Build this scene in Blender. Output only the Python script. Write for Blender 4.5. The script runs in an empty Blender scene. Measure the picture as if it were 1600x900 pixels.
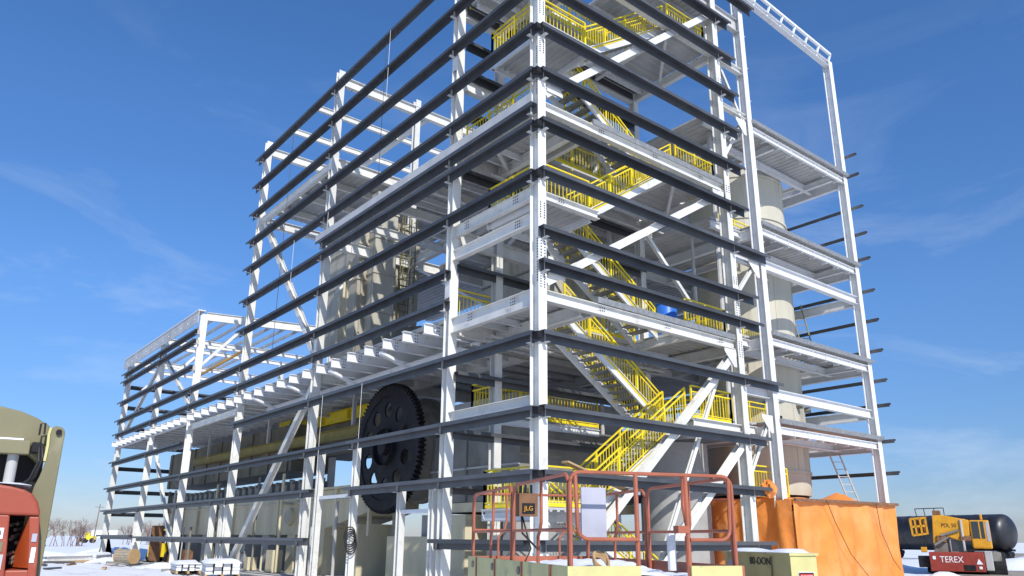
import bpy, math, random
from mathutils import Vector, Matrix
from math import sin, cos, pi, radians as rad
random.seed(7)
S = bpy.context.scene
COL = S.collection

# ------------------------------------------------------------------ camera
CAMP = Vector((-13.11, -15.10, 1.65)); YAW, PITCH, ROLL = rad(51.12), rad(16.70), rad(0.43)
F = Vector((cos(PITCH)*cos(YAW), cos(PITCH)*sin(YAW), sin(PITCH)))
r0 = F.cross(Vector((0, 0, 1))).normalized(); u0 = r0.cross(F)
R = r0*cos(ROLL)+u0*sin(ROLL); U = -r0*sin(ROLL)+u0*cos(ROLL)
cam = bpy.data.cameras.new('camera'); co = bpy.data.objects.new('camera', cam); COL.objects.link(co)
m = Matrix.Identity(4)
for i in range(3):
    m[i][0], m[i][1], m[i][2], m[i][3] = R[i], U[i], -F[i], CAMP[i]
co.matrix_world = m
cam.sensor_width = 36; cam.lens = 36*1187.5/1600; cam.shift_y = 35.3/1600
cam.clip_start = 0.1; cam.clip_end = 9000
S.camera = co

# ------------------------------------------------------------------ light
EL, AL = rad(36), rad(17)                       # sun height; its heading east of +Y
SUN = Vector((-sin(AL)*cos(EL), -cos(AL)*cos(EL), sin(EL)))
sl = bpy.data.lights.new('sun', 'SUN'); sl.energy = 3.4; sl.angle = rad(0.5); sl.color = (1, .965, .905)
so = bpy.data.objects.new('sun', sl); COL.objects.link(so)
so.rotation_euler = (-SUN).to_track_quat('-Z', 'Y').to_euler()
W = bpy.data.worlds.new('World'); S.world = W; W.use_nodes = True
nt = W.node_tree; bg = nt.nodes['Background']
sky = nt.nodes.new('ShaderNodeTexSky'); sky.sky_type = 'NISHITA'; sky.sun_disc = False
sky.sun_elevation = EL; sky.sun_rotation = math.atan2(SUN.x, SUN.y) % (2*pi)
sky.altitude = 300; sky.air_density = 1.0; sky.dust_density = .3; sky.ozone_density = 1.6
tc = nt.nodes.new('ShaderNodeTexCoord'); mp = nt.nodes.new('ShaderNodeMapping')
mp.inputs['Scale'].default_value = (1.1, 1.5, 4.2); mp.inputs['Rotation'].default_value = (.1, .25, .6)
nz = nt.nodes.new('ShaderNodeTexNoise'); nz.inputs['Scale'].default_value = 2.1; nz.inputs['Detail'].default_value = 9
nz.inputs['Roughness'].default_value = .62; nz.inputs['Distortion'].default_value = .7
rp = nt.nodes.new('ShaderNodeValToRGB'); rp.color_ramp.elements[0].position = .50; rp.color_ramp.elements[1].position = .86
rp.color_ramp.elements[1].color = (.55, .55, .55, 1)
sep = nt.nodes.new('ShaderNodeSeparateXYZ'); mr = nt.nodes.new('ShaderNodeMapRange')
mr.inputs[1].default_value = .62; mr.inputs[2].default_value = .18   # thin cloud lies low in the sky
mul = nt.nodes.new('ShaderNodeMath'); mul.operation = 'MULTIPLY'
mx = nt.nodes.new('ShaderNodeMix'); mx.data_type = 'RGBA'; mx.inputs['B'].default_value = (5.6, 6.3, 7.3, 1)
hs = nt.nodes.new('ShaderNodeHueSaturation'); hs.inputs['Saturation'].default_value = 1.13
L = nt.links.new
L(tc.outputs['Generated'], mp.inputs['Vector']); L(mp.outputs['Vector'], nz.inputs['Vector']); L(nz.outputs['Fac'], rp.inputs['Fac'])
L(tc.outputs['Generated'], sep.inputs[0]); L(sep.outputs['Z'], mr.inputs[0]); L(rp.outputs['Color'], mul.inputs[0]); L(mr.outputs[0], mul.inputs[1])
tn = nt.nodes.new('ShaderNodeMix'); tn.data_type = 'RGBA'; tn.blend_type = 'MULTIPLY'; tn.inputs['Factor'].default_value = 1; tn.inputs['B'].default_value = (.86, .99, 1.22, 1)
L(sky.outputs['Color'], tn.inputs['A'])
hr = nt.nodes.new('ShaderNodeValToRGB'); e_ = hr.color_ramp.elements; e_[0].position = 0; e_[0].color = (.46, .455, .54, 1); e_[1].position = .5; e_[1].color = (1, 1, 1, 1)
q_ = e_.new(.14); q_.color = (.66, .665, .70, 1); q_ = e_.new(.28); q_.color = (.88, .87, .88, 1)   # winter haze low over the horizon
tm = nt.nodes.new('ShaderNodeMix'); tm.data_type = 'RGBA'; tm.blend_type = 'MULTIPLY'; tm.inputs['Factor'].default_value = 1
L(sep.outputs['Z'], hr.inputs['Fac']); L(tn.outputs['Result'], tm.inputs['A']); L(hr.outputs['Color'], tm.inputs['B']); L(tm.outputs['Result'], hs.inputs['Color']); L(hs.outputs['Color'], mx.inputs['A']); L(mul.outputs[0], mx.inputs['Factor']); L(mx.outputs['Result'], bg.inputs['Color'])
bg.inputs['Strength'].default_value = .110
S.view_settings.view_transform = 'Standard'; S.view_settings.look = 'None'; S.view_settings.gamma = 1
S.view_settings.exposure = 0.38

# ------------------------------------------------------------------ materials
def mat(name, col, rough=.6, metal=0, vary=.12, scale=3., bump=0., dirt=None, dscale=.8, dlo=.55, dhi=.75, trans=0, spec=.4, bscale=None, stretch=None):
    M = bpy.data.materials.new(name); M.use_nodes = True; n = M.node_tree; b = n.nodes['Principled BSDF']
    b.inputs['Roughness'].default_value = rough; b.inputs['Metallic'].default_value = metal
    b.inputs['Specular IOR Level'].default_value = spec
    t = n.nodes.new('ShaderNodeTexCoord'); vec = t.outputs['Object']
    if stretch:
        g = n.nodes.new('ShaderNodeMapping'); g.inputs['Scale'].default_value = stretch; n.links.new(vec, g.inputs[0]); vec = g.outputs[0]
    z = n.nodes.new('ShaderNodeTexNoise'); z.inputs['Scale'].default_value = scale; z.inputs['Detail'].default_value = 6
    n.links.new(vec, z.inputs['Vector'])
    rr = n.nodes.new('ShaderNodeMapRange'); rr.inputs[1].default_value = .3; rr.inputs[2].default_value = .7
    rr.inputs[3].default_value = 1-vary; rr.inputs[4].default_value = 1+vary; n.links.new(z.outputs['Fac'], rr.inputs[0])
    mm = n.nodes.new('ShaderNodeVectorMath'); mm.operation = 'SCALE'; mm.inputs[0].default_value = col
    n.links.new(rr.outputs[0], mm.inputs['Scale']); out = mm.outputs[0]
    if dirt:
        z2 = n.nodes.new('ShaderNodeTexNoise'); z2.inputs['Scale'].default_value = dscale; z2.inputs['Detail'].default_value = 8
        z2.inputs['Roughness'].default_value = .65
        n.links.new(vec, z2.inputs['Vector'])
        r2 = n.nodes.new('ShaderNodeMapRange'); r2.inputs[1].default_value = dlo; r2.inputs[2].default_value = dhi; n.links.new(z2.outputs['Fac'], r2.inputs[0])
        x = n.nodes.new('ShaderNodeMix'); x.data_type = 'RGBA'; x.inputs['B'].default_value = (*dirt, 1)
        n.links.new(out, x.inputs['A']); n.links.new(r2.outputs[0], x.inputs['Factor']); out = x.outputs['Result']
    n.links.new(out, b.inputs['Base Color'])
    if bump:
        bp = n.nodes.new('ShaderNodeBump'); bp.inputs['Strength'].default_value = bump; bp.inputs['Distance'].default_value = .05
        if bscale:
            z3 = n.nodes.new('ShaderNodeTexNoise'); z3.inputs['Scale'].default_value = bscale; z3.inputs['Detail'].default_value = 8
            n.links.new(t.outputs['Object'], z3.inputs['Vector']); n.links.new(z3.outputs['Fac'], bp.inputs['Height'])
        else: n.links.new(z.outputs['Fac'], bp.inputs['Height'])
        n.links.new(bp.outputs[0], b.inputs['Normal'])
    if trans:
        tr = n.nodes.new('ShaderNodeBsdfTranslucent'); n.links.new(out, tr.inputs['Color'])
        ms = n.nodes.new('ShaderNodeMixShader'); ms.inputs[0].default_value = trans
        o = n.nodes['Material Output']; n.links.new(b.outputs[0], ms.inputs[1]); n.links.new(tr.outputs[0], ms.inputs[2]); n.links.new(ms.outputs[0], o.inputs[0])
    return M
WH = mat('white_paint', (.71, .70, .65), .55, vary=.06, scale=2, dirt=(.47, .42, .34), dscale=2.4, dlo=.54, dhi=.82)
WH2 = mat('cool_white_paint', (.72, .725, .72), .55, vary=.05, dirt=(.50, .47, .40), dscale=2.8, dlo=.55, dhi=.82)
GT = mat('girt_primer', (.076, .079, .083), .42, metal=.25, vary=.18, scale=1.5, dirt=(.10, .09, .085), dscale=.9, spec=.5)
GV = mat('galvanised_deck', (.46, .455, .44), .6, metal=.0, vary=.14, scale=1.2, dirt=(.28, .275, .25), dscale=.5)
GR = mat('steel_grating', (.30, .30, .29), .5, metal=.4, vary=.2, scale=8)
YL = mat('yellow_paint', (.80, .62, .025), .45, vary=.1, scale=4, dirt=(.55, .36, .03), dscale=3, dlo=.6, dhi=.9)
YD = mat('crane_yellow', (.66, .31, .016), .45, vary=.1, dirt=(.35, .22, .05), dscale=2.5, dlo=.58)
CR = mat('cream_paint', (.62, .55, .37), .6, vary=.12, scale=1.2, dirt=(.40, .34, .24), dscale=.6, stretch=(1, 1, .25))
TK = mat('tank_shell', (.53, .50, .40), .65, vary=.10, scale=1.4, dirt=(.36, .32, .24), dscale=1.3, dlo=.52, stretch=(1, 1, .18), bump=.1)
VS = mat('duct_steel', (.45, .425, .35), .65, vary=.16, scale=1.2, dirt=(.26, .22, .15), dscale=1.1, dlo=.5, stretch=(1, 1, .2))
DG = mat('drum_steel', (.22, .21, .18), .55, vary=.25, scale=.9, dirt=(.12, .10, .08), dscale=.7)
BK = mat('black_iron', (.014, .014, .016), .65, metal=.0, vary=.35, scale=3, spec=.25, dirt=(.04, .032, .025), dscale=1.5)
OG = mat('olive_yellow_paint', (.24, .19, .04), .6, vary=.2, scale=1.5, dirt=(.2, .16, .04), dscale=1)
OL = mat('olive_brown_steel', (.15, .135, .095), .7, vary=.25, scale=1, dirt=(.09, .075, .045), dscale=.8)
RB = mat('rubber', (.02, .02, .02), .8, vary=.2)
CC = mat('concrete', (.36, .355, .34), .85, vary=.12, scale=1.2, dirt=(.27, .26, .24), dscale=1.8, bump=.15)
TP = mat('orange_tarp', (.93, .33, .07), .5, vary=.10, scale=1.3, dirt=(.94, .48, .20), dscale=.7, dlo=.45, dhi=.8, trans=.22, bump=1.0, bscale=3.2, spec=.3)
RD = mat('faded_red_paint', (.38, .115, .06), .5, vary=.14, scale=4, dirt=(.28, .09, .06), dscale=5, dlo=.55)
RH = mat('darkened_hood_red', (.33, .068, .036), .4, vary=.08, scale=2, dirt=(.42, .13, .08), dscale=2.2, dlo=.55)  # shade over the boom lift is put into this darker red
RO = mat('sunlit_orange', (.62, .12, .035), .4, vary=.08)  # brighter than the hood: sunlight on the duct face put into the colour
TN = mat('darkened_tan', (.20, .18, .095), .5, vary=.10, scale=2, dirt=(.30, .27, .17), dscale=2.4, dlo=.55)  # darker tan, with the boom lift's shade put into the colour
OY = mat('lift_yellow', (.58, .53, .22), .5, vary=.1, scale=3, dirt=(.30, .30, .16), dscale=3.5, dlo=.56, dhi=.7)
WD = mat('raw_wood', (.45, .30, .15), .75, vary=.2, scale=6, dirt=(.28, .18, .09), dscale=4, stretch=(1, 1, 4))
SG = mat('sign_white', (.8, .8, .8), .5, vary=.03)
SR = mat('sign_red', (.55, .03, .03), .5, vary=.05)
INK = mat('black_ink', (.02, .02, .02), .6, vary=.05)
GLS = mat('dark_glass', (.03, .04, .045), .08, spec=.8, vary=.1)
BL = mat('blue_plastic', (.03, .16, .62), .4, vary=.08)
TC = mat('tank_car_black', (.022, .022, .024), .38, vary=.35, scale=.8, dirt=(.07, .065, .055), dscale=.9, spec=.5)
SNW = mat('packed_snow', (.86, .87, .90), .7, vary=.04, scale=2, bump=.5, bscale=5)
BRK = mat('bare_branch', (.22, .15, .13), .9, vary=.2)
GY = mat('grey_board', (.40, .40, .46), .7, vary=.1)
RST = mat('rust_brown', (.20, .10, .05), .8, vary=.3, scale=5)

def tone(M, lo, hi):
    """small brightness step from one object to the next"""
    n = M.node_tree; b = n.nodes['Principled BSDF']; l = b.inputs['Base Color'].links[0]; src = l.from_socket
    oi = n.nodes.new('ShaderNodeObjectInfo'); m1 = n.nodes.new('ShaderNodeMapRange'); m1.inputs[3].default_value = lo; m1.inputs[4].default_value = hi
    vm = n.nodes.new('ShaderNodeVectorMath'); vm.operation = 'SCALE'
    n.links.new(oi.outputs['Random'], m1.inputs[0]); n.links.new(src, vm.inputs[0]); n.links.new(m1.outputs[0], vm.inputs['Scale']); n.links.new(vm.outputs[0], b.inputs['Base Color'])
tone(GT, .72, 1.35); tone(WH, .88, 1.04); tone(WH2, .90, 1.03)
# ------------------------------------------------------------------ builders
class MB:
    def __init__(s): s.v = []; s.f = []; s.sm = False
    def add(s, vs, fs):
        k = len(s.v); s.v += [tuple(x) for x in vs]; s.f += [tuple(i+k for i in f) for f in fs]; return s
    def box(s, x0, y0, z0, x1, y1, z1):
        return s.add([(x0,y0,z0),(x1,y0,z0),(x1,y1,z0),(x0,y1,z0),(x0,y0,z1),(x1,y0,z1),(x1,y1,z1),(x0,y1,z1)],
                     [(0,3,2,1),(4,5,6,7),(0,1,5,4),(1,2,6,5),(2,3,7,6),(3,0,4,7)])
    def prof(s, p0, p1, pts, up=(0,0,1), caps=True):
        """extrude the closed outline pts (a across, b along up) from p0 to p1"""
        p0 = Vector(p0); p1 = Vector(p1); d = (p1-p0).normalized(); up = Vector(up); a = d.cross(up)
        if a.length < 1e-6: a = d.cross(Vector((1, 0, 0)))
        a.normalize(); b = a.cross(d); n = len(pts)
        vs = [p0+a*x+b*y for x, y in pts]+[p1+a*x+b*y for x, y in pts]
        fs = [(i, (i+1) % n, n+(i+1) % n, n+i) for i in range(n)]
        if caps: fs += [tuple(range(n))[::-1], tuple(range(n, 2*n))]
        return s.add(vs, fs)
    def bar(s, p0, p1, w, h=None, up=(0,0,1), caps=True):
        h = h or w; return s.prof(p0, p1, [(-w/2,-h/2),(w/2,-h/2),(w/2,h/2),(-w/2,h/2)], up, caps)
    def ibeam(s, p0, p1, d, w, up=(0,0,1), tf=.022, tw=.016):
        a, h, t = w/2, d/2, tw/2
        return s.prof(p0, p1, [(-a,-h),(a,-h),(a,-h+tf),(t,-h+tf),(t,h-tf),(a,h-tf),(a,h),(-a,h),(-a,h-tf),(-t,h-tf),(-t,-h+tf),(-a,-h+tf)], up)
    def chan(s, p0, p1, d, w, up=(0,0,1), t=.018, side=1):
        h = d/2; P = [(0,-h),(w,-h),(w,-h+t),(t,-h+t),(t,h-t),(w,h-t),(w,h),(0,h)]
        if side < 0: P = [(-x, y) for x, y in P][::-1]
        return s.prof(p0, p1, P, up)
    def cyl(s, p0, p1, r, n=12, r1=None, caps=True):
        r1 = r if r1 is None else r1; p0 = Vector(p0); p1 = Vector(p1); d = (p1-p0).normalized()
        a = d.cross(Vector((0,0,1)));  a = a if a.length > 1e-4 else Vector((1,0,0)); a.normalize(); b = d.cross(a)
        vs = [p0+(a*cos(2*pi*i/n)+b*sin(2*pi*i/n))*r for i in range(n)]+[p1+(a*cos(2*pi*i/n)+b*sin(2*pi*i/n))*r1 for i in range(n)]
        fs = [(i, n+i, n+(i+1) % n, (i+1) % n) for i in range(n)]
        if caps: fs += [tuple(range(n)), tuple(range(n, 2*n))[::-1]]
        return s.add(vs, fs)
    def tube(s, pts, r, n=8):
        P = [Vector(p) for p in pts]; m = len(P); vs = []
        for i in range(m):
            d = (P[min(i+1, m-1)]-P[max(i-1, 0)]).normalized(); a = d.cross(Vector((.13, .27, .95))).normalized(); b = d.cross(a)
            vs += [P[i]+(a*cos(2*pi*k/n)+b*sin(2*pi*k/n))*r for k in range(n)]
        fs = [(i*n+k, (i+1)*n+k, (i+1)*n+(k+1) % n, i*n+(k+1) % n) for i in range(m-1) for k in range(n)]
        fs += [tuple(range(n)), tuple(range((m-1)*n, m*n))[::-1]]
        return s.add(vs, fs)
    def lathe(s, c, prof, n=32, axis=2):
        vs = []; m = len(prof)
        for r, h in prof:
            for k in range(n):
                q = [r*cos(2*pi*k/n), r*sin(2*pi*k/n), h]
                if axis == 0: q = [h, q[0], q[1]]
                if axis == 1: q = [q[1], h, q[0]]
                vs.append((c[0]+q[0], c[1]+q[1], c[2]+q[2]))
        fs = [(i*n+k, i*n+(k+1) % n, (i+1)*n+(k+1) % n, (i+1)*n+k) for i in range(m-1) for k in range(n)]
        return s.add(vs, fs)
    def poly(s, pts, y0, y1):
        """outline in local x,z given depth from y0 to y1"""
        n = len(pts)
        return s.add([(x, y0, z) for x, z in pts]+[(x, y1, z) for x, z in pts],
                     [tuple(range(n)), tuple(range(n, 2*n))[::-1]]+[(i, n+i, n+(i+1) % n, (i+1) % n) for i in range(n)])
    def mesh(s, name, m, smooth=False):
        me = bpy.data.meshes.new(name); me.from_pydata(s.v, [], s.f); me.materials.append(m)
        bm_fix(me)
        if smooth:
            me.polygons.foreach_set('use_smooth', [True]*len(me.polygons))
        me.update(); return me
    def build(s, name, m, parent=None, smooth=False, bevel=0):
        o = bpy.data.objects.new(name, s.mesh(name, m, smooth)); COL.objects.link(o)
        if parent is not None: o.parent = parent
        if smooth:
            e = o.modifiers.new('edges', 'EDGE_SPLIT'); e.split_angle = rad(35)
        if bevel:
            b = o.modifiers.new('bevel', 'BEVEL'); b.width = bevel; b.segments = 2; b.limit_method = 'ANGLE'
        return o
import bmesh
def each(b, name, m, parent=None, **k):
    """one object per separate piece of b"""
    n = len(b.v); p = list(range(n))
    def find(i):
        while p[i] != i: p[i] = p[p[i]]; i = p[i]
        return i
    for f in b.f:
        r = find(f[0])
        for i in f[1:]: p[find(i)] = r
    G_ = {}
    for f in b.f: G_.setdefault(find(f[0]), []).append(f)
    out = []
    for fs in G_.values():
        ids = sorted({i for f in fs for i in f}); mp_ = {i: j for j, i in enumerate(ids)}; q = MB()
        q.add([b.v[i] for i in ids], [tuple(mp_[i] for i in f) for f in fs]); out.append(q.build(name, m, parent, **k))
    return out
def bm_fix(me):
    b = bmesh.new(); b.from_mesh(me); bmesh.ops.recalc_face_normals(b, faces=b.faces[:]); b.to_mesh(me); b.free()
def tag(o, label=None, cat=None, group=None, kind=None):
    if label: o['label'] = label
    if cat: o['category'] = cat
    if group: o['group'] = group
    if kind: o['kind'] = kind
    return o
def thing(name, label, cat, loc=(0,0,0), rz=0, group=None):
    o = bpy.data.objects.new(name, None); COL.objects.link(o); o.location = loc; o.rotation_euler = (0,0,rz); o.empty_display_size = .3
    return tag(o, label, cat, group)
def place(me, name, loc, parent, rz=0):
    o = bpy.data.objects.new(name, me); COL.objects.link(o); o.location = loc; o.rotation_euler = (0,0,rz); o.parent = parent; return o
def text(s, size, m, parent, loc, rot, name='lettering', ext=.002):
    c = bpy.data.curves.new('t', 'FONT'); c.body = s; c.size = size; c.align_x = 'CENTER'; c.align_y = 'CENTER'; c.extrude = ext
    t = bpy.data.objects.new('t', c); COL.objects.link(t); bpy.context.view_layer.update()
    me = bpy.data.meshes.new_from_object(t.evaluated_get(bpy.context.evaluated_depsgraph_get()))
    bpy.data.objects.remove(t); me.materials.clear(); me.materials.append(m)
    o = bpy.data.objects.new(name, me); COL.objects.link(o); o.parent = parent; o.location = loc; o.rotation_euler = rot; return o

# ------------------------------------------------------------------ ground
def hz(x, y):
    rut = -.07*sum(math.exp(-((x-c_-.8*sin(y*.06))/.28)**2) for c_ in (-4.2, -6.1, -2.4))+.03*sin(x*6.3+y*2)*sin(y*5.1-x*3)
    h = .05*sin(x*.7+1.3*sin(y*.5))*sin(y*.6+.8)+.03*sin(x*2.1+y*1.7)+.02*sin(x*3.7-y*2.9)
    if -1 < x < 20 and -1 < y < 49: h = min(h, .0)-.03
    return (h+rut*(0 if -1 < x < 20 and -1 < y < 49 else 1))*max(0, 1-math.hypot(x+5, y-10)/130)
ax = [-4000, -1500, -600, -300, -160, -100, -75]+[-60+i*1.0 for i in range(48)]+[-12+i*.3 for i in range(50)]+[3+i*1.0 for i in range(78)]+[90, 110, 160, 300, 600, 1500, 4000]
ay = [-4000, -1500, -600, -300, -150, -80, -50]+[-36+i*1.0 for i in range(127)]+[100, 130, 180, 300, 600, 1500, 4000]
g = MB(); n = len(ax)
g.add([(x, y, hz(x, y)) for y in ay for x in ax], [(j*n+i, j*n+i+1, (j+1)*n+i+1, (j+1)*n+i) for j in range(len(ay)-1) for i in range(n-1)])
GM = mat('trampled_snow', (.84, .85, .88), .75, vary=.05, scale=.4, dirt=(.44, .41, .37), dscale=.22, dlo=.56, dhi=.72, bump=.9, bscale=1.6)
tag(g.build('snow_ground', GM, smooth=True), kind='structure')
SLB = mat('lightened_slab', (.50, .49, .47), .85, vary=.15, scale=.8, dirt=(.74, .74, .75), dscale=.5, dlo=.45, dhi=.6)  # slab lightened, snow patches added, to bounce light up into the tower
sb = MB().box(.6, .8, -.3, 10.6, 48.5, .02).build('floor_slab', SLB); tag(sb, kind='structure')
rd = MB(); pts = []
for i in range(25):
    t = i/24; x = 29+95*t; y = .4+27*t+1.2*sin(t*6); w = 2.4+3.0*t
    pts.append((x, y, w))
rd.add([(x+.2*w, y+s*w+.4*sin(i*1.7+s), .02+hz(x, y)*.3+.03) for i, (x, y, w) in enumerate(pts) for s in (-1, -.33, .33, 1)],
       [(i*4+k, i*4+k+1, i*4+k+5, i*4+k+4) for i in range(24) for k in range(3)])
DM = mat('dirt_track', (.33, .29, .24), .9, vary=.15, scale=1.2, dirt=(.75, .74, .73), dscale=.5, dlo=.55, dhi=.7, bump=.6, bscale=4)
tag(rd.build('dirt_road', DM), kind='structure')

# ------------------------------------------------------------------ steel pieces
def column(parent, x, y, zt, w=.30, d=.32, z0=-.1, name='column', m=WH):
    o = MB().ibeam((x, y, z0), (x, y, zt), d, w, up=(0,1,0)).build(name, m, parent)
    b = MB().box(x-w*.9, y-d*.9, .02, x+w*.9, y+d*.9, .06); b.box(x-w*.75, y-d*.7, .06, x+w*.75, y+d*.7, .1); b.build('base_plate', m, o)
    return o
LIP = [(0,0),(.24,0),(.24,-.285),(.224,-.285),(.224,-.016),(.016,-.016),(.016,-.115),(0,-.115)]
def girt_y(parent, y0, y1, z, x=-.30, cols=(), flip=1, k=1.):
    P = [(a*flip*k, b*k) for a, b in LIP]
    b = MB(); b.prof((x, y0, z), (x, y1, z), P if flip > 0 else P[::-1])
    o = b.build('girt', GT, parent)
    c = MB()
    for cy in cols:
        if y0-.1 < cy < y1+.1:
            c.box(min(x+.05*flip, 0), cy-.06, z-.31, max(x+.05*flip, 0)+.02, cy+.06, z-.30); c.box(min(x+.16*flip, .0), cy-.007, z-.299, max(x+.16*flip, 0)+.01, cy+.007, z-.03)
    if c.v: tag(c.build('clip', GV, o), kind='stuff')
    return o
def girt_x(parent, x0, x1, z, y=-.30, cols=(), name='girt'):
    b = MB(); b.prof((x1, y, z), (x0, y, z), LIP)
    # outline faces the -Y side
    o = b.build(name, GT, parent); c = MB()
    for cx in cols:
        if x0-.1 < cx < x1+.1:
            c.box(cx-.06, y+.05, z-.31, cx+.06, .03, z-.30); c.box(cx-.007, y+.2, z-.299, cx+.007, .03, z-.03)
    if c.v: tag(c.build('clip', GV, o), kind='stuff')
    return o
def beam(parent, p0, p1, d=.36, w=.2, m=WH, name='beam', up=(0,0,1)): return MB().ibeam(p0, p1, d, w, up).build(name, m, parent)
def brace(parent, p0, p1, w=.2, d=.2, m=WH): return MB().ibeam(p0, p1, d, w, up=(0,1,0) if abs(p1[1]-p0[1]) < .5 else (1,0,0)).build('brace', m, parent)
def deck(parent, x0, y0, x1, y1, zt, along='x', name='floor_deck', m=GV, th=.07):
    """ribbed steel deck: flat plate, with trapezoid ribs below"""
    b = MB().box(x0, y0, zt-th, x1, y1, zt); p = .3
    if along == 'x':
        k = y0+.1
        while k < y1-.15: b.prof((x0, k, zt-th-.002), (x1, k, zt-th-.002), [(-.07,0),(-.05,-.03),(.05,-.03),(.07,0)]); k += p
    else:
        k = x0+.1
        while k < x1-.15: b.prof((k, y0, zt-th-.002), (k, y1, zt-th-.002), [(-.07,0),(-.05,-.03),(.05,-.03),(.07,0)]); k += p
    return b.build(name, m, parent)
def guardrail(parent, pts, h=1.07, m=YL, name='guardrail', pick=True, kick=True):
    P = [Vector(p) for p in pts]; r = MB(); po = MB(); pk = MB()
    for a, b in zip(P, P[1:]):
        d = b-a; Ln = d.length; n = max(1, round(Ln/1.4)); up = Vector((0,0,1))
        for hh in (h, h*.82): r.bar(a+up*hh, b+up*hh, .045, .045)
        if kick: r.bar(a+up*.07, b+up*.07, .012, .1)
        for i in range(n+1): q = a+d*(i/n); po.bar(q-up*.12, q+up*h, .055, .055, up=(0,1,0))
        if pick:
            r.bar(a+up*.16, b+up*.16, .03, .03); k = int(Ln/.15)
            for i in range(1, k): q = a+d*(i/k); pk.bar(q+up*.16, q+up*h*.82, .02, .02, up=(0,1,0), caps=False)
    o = r.build(name, m, parent); each(po, 'post', m, o)
    if pk.v: tag(pk.build('pickets', m, o), kind='stuff')
    return o
TREADM = None
def stair(label, x0, z0, x1, z1, y0, y1, rails=True):
    """flight between (x0,z0) low end and (x1,z1) high end, in the lane y0..y1"""
    t = thing('stair_flight', label, 'staircase', (x0, y0, z0), 0, 'yellow railed stair flights inside the corner tower')
    dx, dz, w = x1-x0, z1-z0, y1-y0; n = max(4, round(dz/.19)); s = 1 if dx > 0 else -1
    for yy, sd in ((0, 1), (w, -1)):
        MB().chan((-.15*s, yy, -.12), (dx, yy, dz-.12), .30, .08, side=sd*s).build('stringer', WH2, t)
    tr = MB().box(-.14, .06, -.02, .14, w-.06, .02); tr.box(-.14*s-.012, .06, -.035, -.14*s+.012, w-.06, .022)
    me = tr.mesh('tread', GR)
    for i in range(1, n): place(me, 'tread', (dx*i/n, 0, dz*i/n), t)
    for yy in (.03, w-.03):
        guardrail(t, [(0, yy, .0), (dx, yy, dz)], h=1.0, name='handrail', kick=False)
    # lower rail follows the nosing like the photo's yellow toe strip
    k = MB(); k.bar((0, -.02, .06), (dx, -.02, dz+.06), .02, .07); k.build('toe_strip', YL, t)
    return t

# ------------------------------------------------------------------ corner tower
T = thing('steel_tower', 'tall open steel frame of white columns and dark girts at the near corner', 'building', (0,0,0))
LC = [.18, 4.5, 14.35, 23.05]                       # columns on the left face
column(T, .15, .18, 26, .30, .38)
for y in LC[1:]: column(T, .15, y, 22.75, .32, .30)
column(T, 9.35, .18, 25.5, .30, .38)
for x, y, zt in ((1.95, 4.4, 22.6), (9.35, 4.4, 22.6), (4.4, 14.4, 22.9), (9.35, 14.4, 22.5), (5.4, 23.1, 22.6), (9.6, 23.1, 22.4)): column(T, x, y, zt, .28, .30)
GL = [21.75, 20.08, 18.43, 16.82, 15.27, 13.47, 11.86]
for z in GL: girt_y(T, -.05, 23.7, z, cols=LC)
girt_y(T, -.05, 14.6, 14.06, cols=LC)
for z in (9.96, 8.93): girt_y(T, 4.25, 23.27, z, cols=LC)
girt_y(T, -.05, 23.2, 7.04, cols=LC)
girt_y(T, .3, 4.7, 1.62, cols=LC)
girt_y(T, -.05, 10.35, 3.36, cols=LC+[10.2, 6.9])
RL = [(23.3, 11.9), (21.75, 10.1)]+[(z, 10.2) for z in (20.08, 18.43, 16.82, 15.25, 13.55)]+[(11.95, 11.35), (10.12, 10.3), (9.12, 10.5), (7.06, 11.4), (5.03, 10.35), (3.35, 10.1), (1.62, 10.1)]
for z, xe in RL: girt_x(T, -.05, xe, z, cols=(.15, 9.35))
# corner clip angles that close the girts on the corner column
cc = MB()
for z in GL+[7.04, 5.0, 3.36]: cc.box(-.2, -.2, z-.20, .0, .0, z-.03)
each(cc, 'corner_clip', BK, T)
# inner girts on the stair wall
for z, a, b in ((20.3, .3, 9.2), (18.75, .3, 9.2), (17.55, .3, 2.1), (15.9, .3, 2.1), (13.66, .3, 9.0), (12.1, 6.2, 9.3), (10.25, .2, 3.6), (6.66, .2, 9.2), (4.85, .2, 9.2), (3.2, .2, 9.2)):
    o = MB().prof((b, 4.05, z), (a, 4.05, z), LIP).build('inner_girt', GT, T)
# floor beams along the right face
for z, x0, x1, d in ((8.2, .3, 9.25, .32), (14.22, .3, 9.25, .30), (20.15, .3, 9.25, .30), (11.26, .3, 2.6, .26), (17.12, .3, 2.6, .26), (5.28, 6.75, 9.25, .26)):
    beam(T, (x0, .2, z), (x1, .2, z), d, .22)
beam(T, (.3, .22, 22.35), (11.5, .22, 22.35), .62, .2, GV)
beam(T, (9.5, .2, 20.1), (11.2, .2, 20.1), .26, .2); beam(T, (9.5, .2, 18.0), (11.2, .2, 18.0), .2, .2)
# floor channel strip above each fascia
for z in (8.52, 14.5, 20.45): MB().box(2.4, .05, z-.14, 9.25, .12, z+.05).build('floor_edge', GR, T)
# left face beams of the first bay
for z, d in ((11.38, .36), (8.15, .5), (14.2, .40), (5.2, .36), (10.55, .36)): beam(T, (.16, .36, z), (.16, 4.35, z), d, .2)
MB().box(-.30, -.05, 14.075, -.28, 14.6, 14.36).build('eave_strip', GV, T)
for z, y0, y1 in ((14.1, 4.65, 14.2), (17.9, 14.5, 22.9), (22.3, 4.65, 14.2)):
    if z != 22.3: beam(T, (.16, y0, z), (.16, y1, z), .36, .2)
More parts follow.
